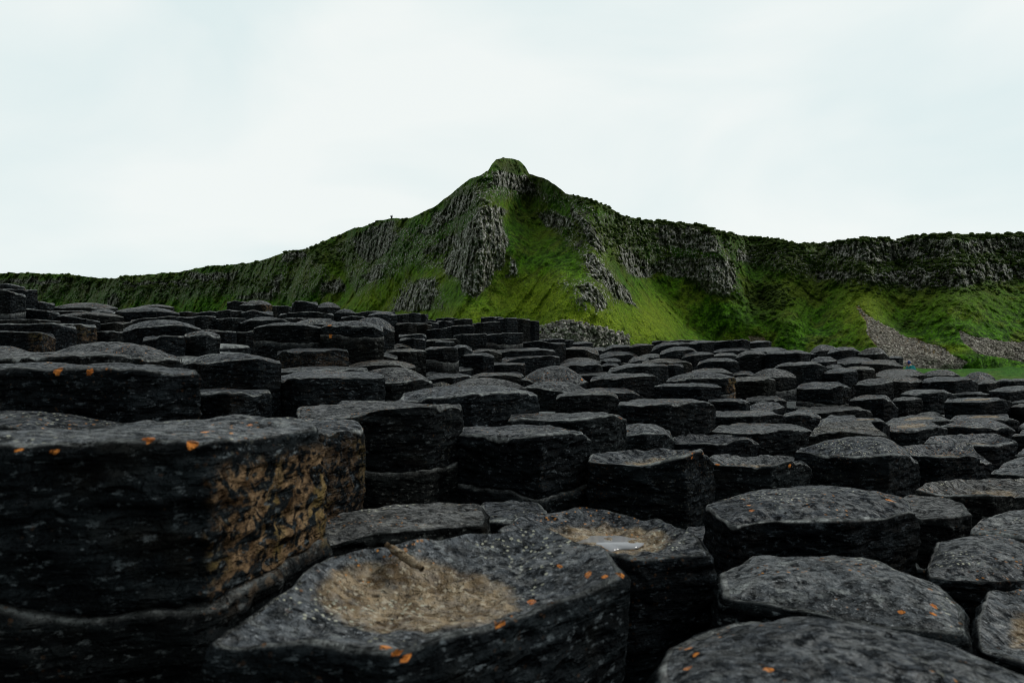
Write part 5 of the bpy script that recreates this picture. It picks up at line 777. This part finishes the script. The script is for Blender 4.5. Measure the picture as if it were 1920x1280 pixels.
# ---- stones of the scree and boulder beach
PXh,Yh,Xh,Dh,Hh,rockh,scrh,dkh,yelh=HILL
def scatter_stones(name,sel,count,s0,s1,mat,label,seed,sink=.25):
    R_=np.random.RandomState(seed); idx=np.argwhere(sel); 
    w=Dh[sel]**0; k=idx[R_.choice(len(idx),count)]
    base=np.array([(-1,-1,-1),(1,-1,-1),(1,1,-1),(-1,1,-1),(-1,-1,1),(1,-1,1),(1,1,1),(-1,1,1)],float)*.62
    fq=np.array([(0,3,2,1),(4,5,6,7),(0,1,5,4),(1,2,6,5),(2,3,7,6),(3,0,4,7)])
    vs=[];qs=[]
    for n,(i,j) in enumerate(k):
        s=s0+(s1-s0)*R_.rand()**2.5
        v=base*(1+R_.uniform(-.38,.38,(8,3)))*np.array([1,R_.uniform(.6,1),R_.uniform(.5,.95)])*s
        a=R_.rand()*6.28; c,sn=math.cos(a),math.sin(a); v=v@np.array([[c,sn,0],[-sn,c,0],[0,0,1]])
        t=R_.uniform(-.5,.5); c,sn=math.cos(t),math.sin(t); v=v@np.array([[1,0,0],[0,c,sn],[0,-sn,c]])
        d=R_.uniform(-.5,.5,2)*1.0
        v+=np.array([Xh[i,j]+d[0],Dh[i,j]-s*(1-sink)*.6,Hh[i,j]+s*.25+d[1]*.3]); vs.append(v); qs.append(fq+8*n)
    o=mesh_obj(name,np.vstack(vs),np.vstack(qs),mat,smooth=False); tag(o,label,None,None,'stuff'); return o
ST=simple('scree_stone',(.12,.105,.088),.9,.15,(1.1,(.48,.445,.39)))
ST2=simple('beach_boulder',(.06,.056,.05),.9,.15,(.8,(.42,.40,.37)))
scatter_stones('scree_stones',(scrh>.7)&(PXh>1600)&(PXh<1960),9000,.12,.42,ST,'loose grey stones of the scree slopes at right',5)
bz=inside(PXh,Yh,[(1010,612),(1060,598),(1120,610),(1180,628),(1180,660),(1010,660)],5)
scatter_stones('beach_boulders',bz>.6,2600,.2,.62,ST2,'pale grey boulders heaped at the foot of the hill below the peak',6)
scatter_stones('cliff_blocks',(rockh>.55)&(PXh>-10)&(PXh<1960),3000,.15,.45,ST2,'pale broken blocks among the cliff rock',8,.5)
# ---- scrub
def shrubs():
    R_=np.random.RandomState(11)
    import bmesh
    bm=bmesh.new(); bmesh.ops.create_icosphere(bm,subdivisions=2,radius=1); bv=np.array([v.co[:] for v in bm.verts]); bt=np.array([[v.index for v in f.verts] for f in bm.faces]); bm.free()
    nv=Yh.shape[0]
    ys=Yh[-1]
    vs=[];ts=[];n=0
    wgt=(np.clip(dkh-.25,0,1)**1.3)*(1-.9*rockh)*(1-scrh)*((PXh>-10)&(PXh<1940))*(np.arange(nv)[:,None]>8)*~((abs(PXh-950)<130)&(np.arange(nv)[:,None]>nv*.86))
    fl=(wgt/wgt.sum()).ravel(); pick=R_.choice(fl.size,1900,p=fl)
    crest=[(nv-1-R_.randint(0,3),R_.randint(70,1540)) for _ in range(120)]
    crest=[(i,j) for i,j in crest if not 690<PXh[0,j]<1070]
    items=[divmod(p,Yh.shape[1]) for p in pick]+crest
    for m,(i,j) in enumerate(items):
        c=m>=1900
        s=R_.uniform(.3,.95)*Dh[i,j]/300*(1.0 if not c else .42)
        sc=np.array([R_.uniform(.9,1.7),1,R_.uniform(.5,.85)])*s
        off=R_.rand(3)*50; k=1+.38*perlin(bv*1.9+off)+.25*perlin(bv*4.5+off)
        v=bv*k[:,None]*sc+np.array([Xh[i,j],Dh[i,j]-.2,Hh[i,j]+s*(.15 if not c else .05)])
        vs.append(v); ts.append(bt+n); n+=len(bv)
    M=simple('scrub',(.014,.026,.005),.9,.1,(2.2,(.055,.085,.015),.5))
    o=mesh_obj('scrub',np.vstack(vs),np.zeros((0,4),int),M,tris=np.vstack(ts),smooth=False); tag(o,'low dark scrub growing on the slopes and along the crest',None,None,'stuff')
shrubs()
# ---- sign post on the left crest
def crest_sign():
    j=int(np.argmin(abs(PXh[0]-733.5))); i=PXh.shape[0]-1
    D=Dh[i,j]; loc=(Xh[i,j],D,Hh[i,j]-.25)
    M=simple('dark_wood',(.012,.016,.02),.7,.2,(3,(.03,.035,.04)))
    root=bpy.data.objects.new('viewpoint_post',None); COL.objects.link(root); root.location=loc
    def box(name,c,s):
        v=[(c[0]+sx*s[0]/2,c[1]+sy*s[1]/2,c[2]+sz*s[2]/2) for sx,sy,sz in ((-1,-1,-1),(1,-1,-1),(1,1,-1),(-1,1,-1),(-1,-1,1),(1,-1,1),(1,1,1),(-1,1,1))]
        mesh_obj(name,v,[(0,3,2,1),(4,5,6,7),(0,1,5,4),(1,2,6,5),(2,3,7,6),(3,0,4,7)],M,root,smooth=False)
    box('post',(0,0,.35),(.5,.3,.9)); box('box',(0,0,.98),(.95,.4,.6)); box('board',(.28,0,1.48),(.12,.1,.5)); box('board',(-.38,0,1.36),(.16,.1,.2))
    tag(root,'tiny dark post with a box on the crest left of the peak','post')
crest_sign()
# ---- person in a teal jacket beyond the columns
def skin_body(name,verts,edges,radii,mat,parent=None,loc=(0,0,0),sub=2,root=0):
    me=bpy.data.meshes.new(name); me.from_pydata(verts,edges,[]); o=bpy.data.objects.new(name,me); COL.objects.link(o)
    o.location=loc; me.materials.append(mat)
    if parent: o.parent=parent
    m=o.modifiers.new('skin','SKIN'); m.use_smooth_shade=True
    for i,r in enumerate(radii):
        sv=me.skin_vertices[0].data[i]; sv.radius=(r,r) if not isinstance(r,tuple) else r; sv.use_root=(i==root)
    s=o.modifiers.new('sub','SUBSURF'); s.levels=sub; s.render_levels=sub
    return o
def person():
    SK=simple('skin',(.45,.27,.20),.6,.3); TEAL=simple('teal_jacket',(.008,.17,.17),.7,.2,(30,(.012,.23,.22))); NAVY=simple('blue_hood',(.02,.045,.17),.7,.2); TR=simple('dark_trousers',(.02,.02,.025),.8,.2); HR=simple('pale_hair',(.42,.38,.36),.7,.2); SH=simple('shoe',(.03,.025,.02),.6,.2)
    J=dict(pel=(0,0,.92),sp=(-.05,0,1.12),ch=(-.15,0,1.34),nk=(-.235,0,1.47),hd=(-.30,0,1.58),tp=(-.34,0,1.68),
      sl=(-.15,-.19,1.40),el=(-.27,-.25,1.14),wl=(-.42,-.20,.95),sr=(-.15,.19,1.40),er=(-.28,.24,1.13),wr=(-.44,.17,.96),
      hl=(.0,-.10,.88),kl=(-.06,-.12,.48),al=(.03,-.12,.09),tl=(-.13,-.13,.04),hr=(.0,.10,.88),kr=(-.10,.12,.49),ar=(-.02,.12,.09),tr=(-.18,.13,.04))
    names=list(J); ix={n:i for i,n in enumerate(names)}
    E=[('pel','sp'),('sp','ch'),('ch','nk'),('nk','hd'),('hd','tp'),('ch','sl'),('sl','el'),('el','wl'),('ch','sr'),('sr','er'),('er','wr'),('pel','hl'),('hl','kl'),('kl','al'),('al','tl'),('pel','hr'),('hr','kr'),('kr','ar'),('ar','tr')]
    rd=dict(pel=.13,sp=.12,ch=.14,nk=.055,hd=.095,tp=.07,sl=.065,el=.045,wl=.03,sr=.065,er=.045,wr=.03,hl=.09,kl=.06,al=.04,tl=.04,hr=.09,kr=.06,ar=.04,tr=.04)
    loc=(18.85,32.0,-2.58)
    body=skin_body('person',[J[n] for n in names],[(ix[a],ix[b]) for a,b in E],[rd[n] for n in names],SK,None,loc)
    def sub(name,ns,es,rs,mat):
        return skin_body(name,[J[n] if isinstance(n,str) else n for n in ns],es,rs,mat,body,(0,0,0))
    sub('jacket',['pel','sp','ch',(-.20,0,1.43),'sl','el','wl','sr','er','wr'],[(0,1),(1,2),(2,3),(2,4),(4,5),(5,6),(2,7),(7,8),(8,9)],[.165,.155,.175,.10,.09,.066,.05,.09,.066,.05],TEAL)
    sub('trousers',['pel','hl','kl','al','hr','kr','ar'],[(0,1),(1,2),(2,3),(0,4),(4,5),(5,6)],[.15,.11,.078,.06,.11,.078,.06],TR)
    sub('hood',[(-.235,0,1.49),(-.275,0,1.60),(-.30,0,1.69)],[(0,1),(1,2)],[.09,.118,.085],NAVY)
    sub('hair',[(-.385,0,1.55),(-.40,0,1.66)],[(0,1)],[.05,.06],HR)
    for n,(x,y) in (('al',(-.13,-.13)),('ar',(-.18,.13))):
        sub('shoe',[(J[n][0]+.03,y,.05),(x,y,.045)],[(0,1)],[.06,.055],SH)
    for s in (-1,1):
        sub('hand',[(-.44,s*.17 if s>0 else -.20,.94),(-.49,s*.17 if s>0 else -.20,.88)],[(0,1)],[.035,.03],SK)
        for k in range(4):
            y=(.17 if s>0 else -.20)+(k-1.5)*.018
            sub('finger',[(-.485,y,.885),(-.515,y,.845),(-.52,y,.80+.006*abs(k-1.5))],[(0,1),(1,2)],[.009,.009,.008],SK)
        y=(.17 if s>0 else -.20)-s*.03
        sub('thumb',[(-.45,y,.92),(-.47,y-s*.015,.88),(-.495,y-s*.01,.855)],[(0,1),(1,2)],[.011,.010,.009],SK)
    tag(body,'walker in teal jacket and blue hood just beyond the columns at right','person')
person()

# ---- upstanding splinter of rock in the near basin (part of that column)
def splinter():
    host=[o for o in COL.objects if o.get('label')==LABELS['F1']][0]
    V=[c for c in COLS if c[0]=='F1'][0]; z0=V[2]
    a=np.array([(724-960)/1280.,1,(640-1022)/1280.]); a=a/(-a[2])*.292; b=np.array([(792-960)/1280.,1,(640-1068)/1280.]); b=b/(-b[2])*.305
    d=b-a; L=np.linalg.norm(d); d/=L; sd=np.cross(d,[0,0,1]); upv=np.array([0,0,1.])
    n=14;k=8;vs=[]
    for i in range(n):
        t=i/(n-1); w=.0058*math.sin(math.pi*min(1,max(.06,t*.88+.06)))**.5
        for j in range(k):
            an=2*math.pi*j/k; c=a+d*L*t+sd*math.cos(an)*w+upv*(math.sin(an)*w*1.1+.001)
            vs.append(c)
    vs=np.array(vs); vs=vs+fbm(vs*130,2)[:,None]*.0016*np.array([1,1,1])
    m=np.tile(np.array([.4,.9,0,0]),(len(vs),1))
    q=grid_quads(n,k,True)
    mesh_obj('rock_splinter',vs-np.array(host.location),q,M_BAS,host,(0,0,0),m)
splinter()
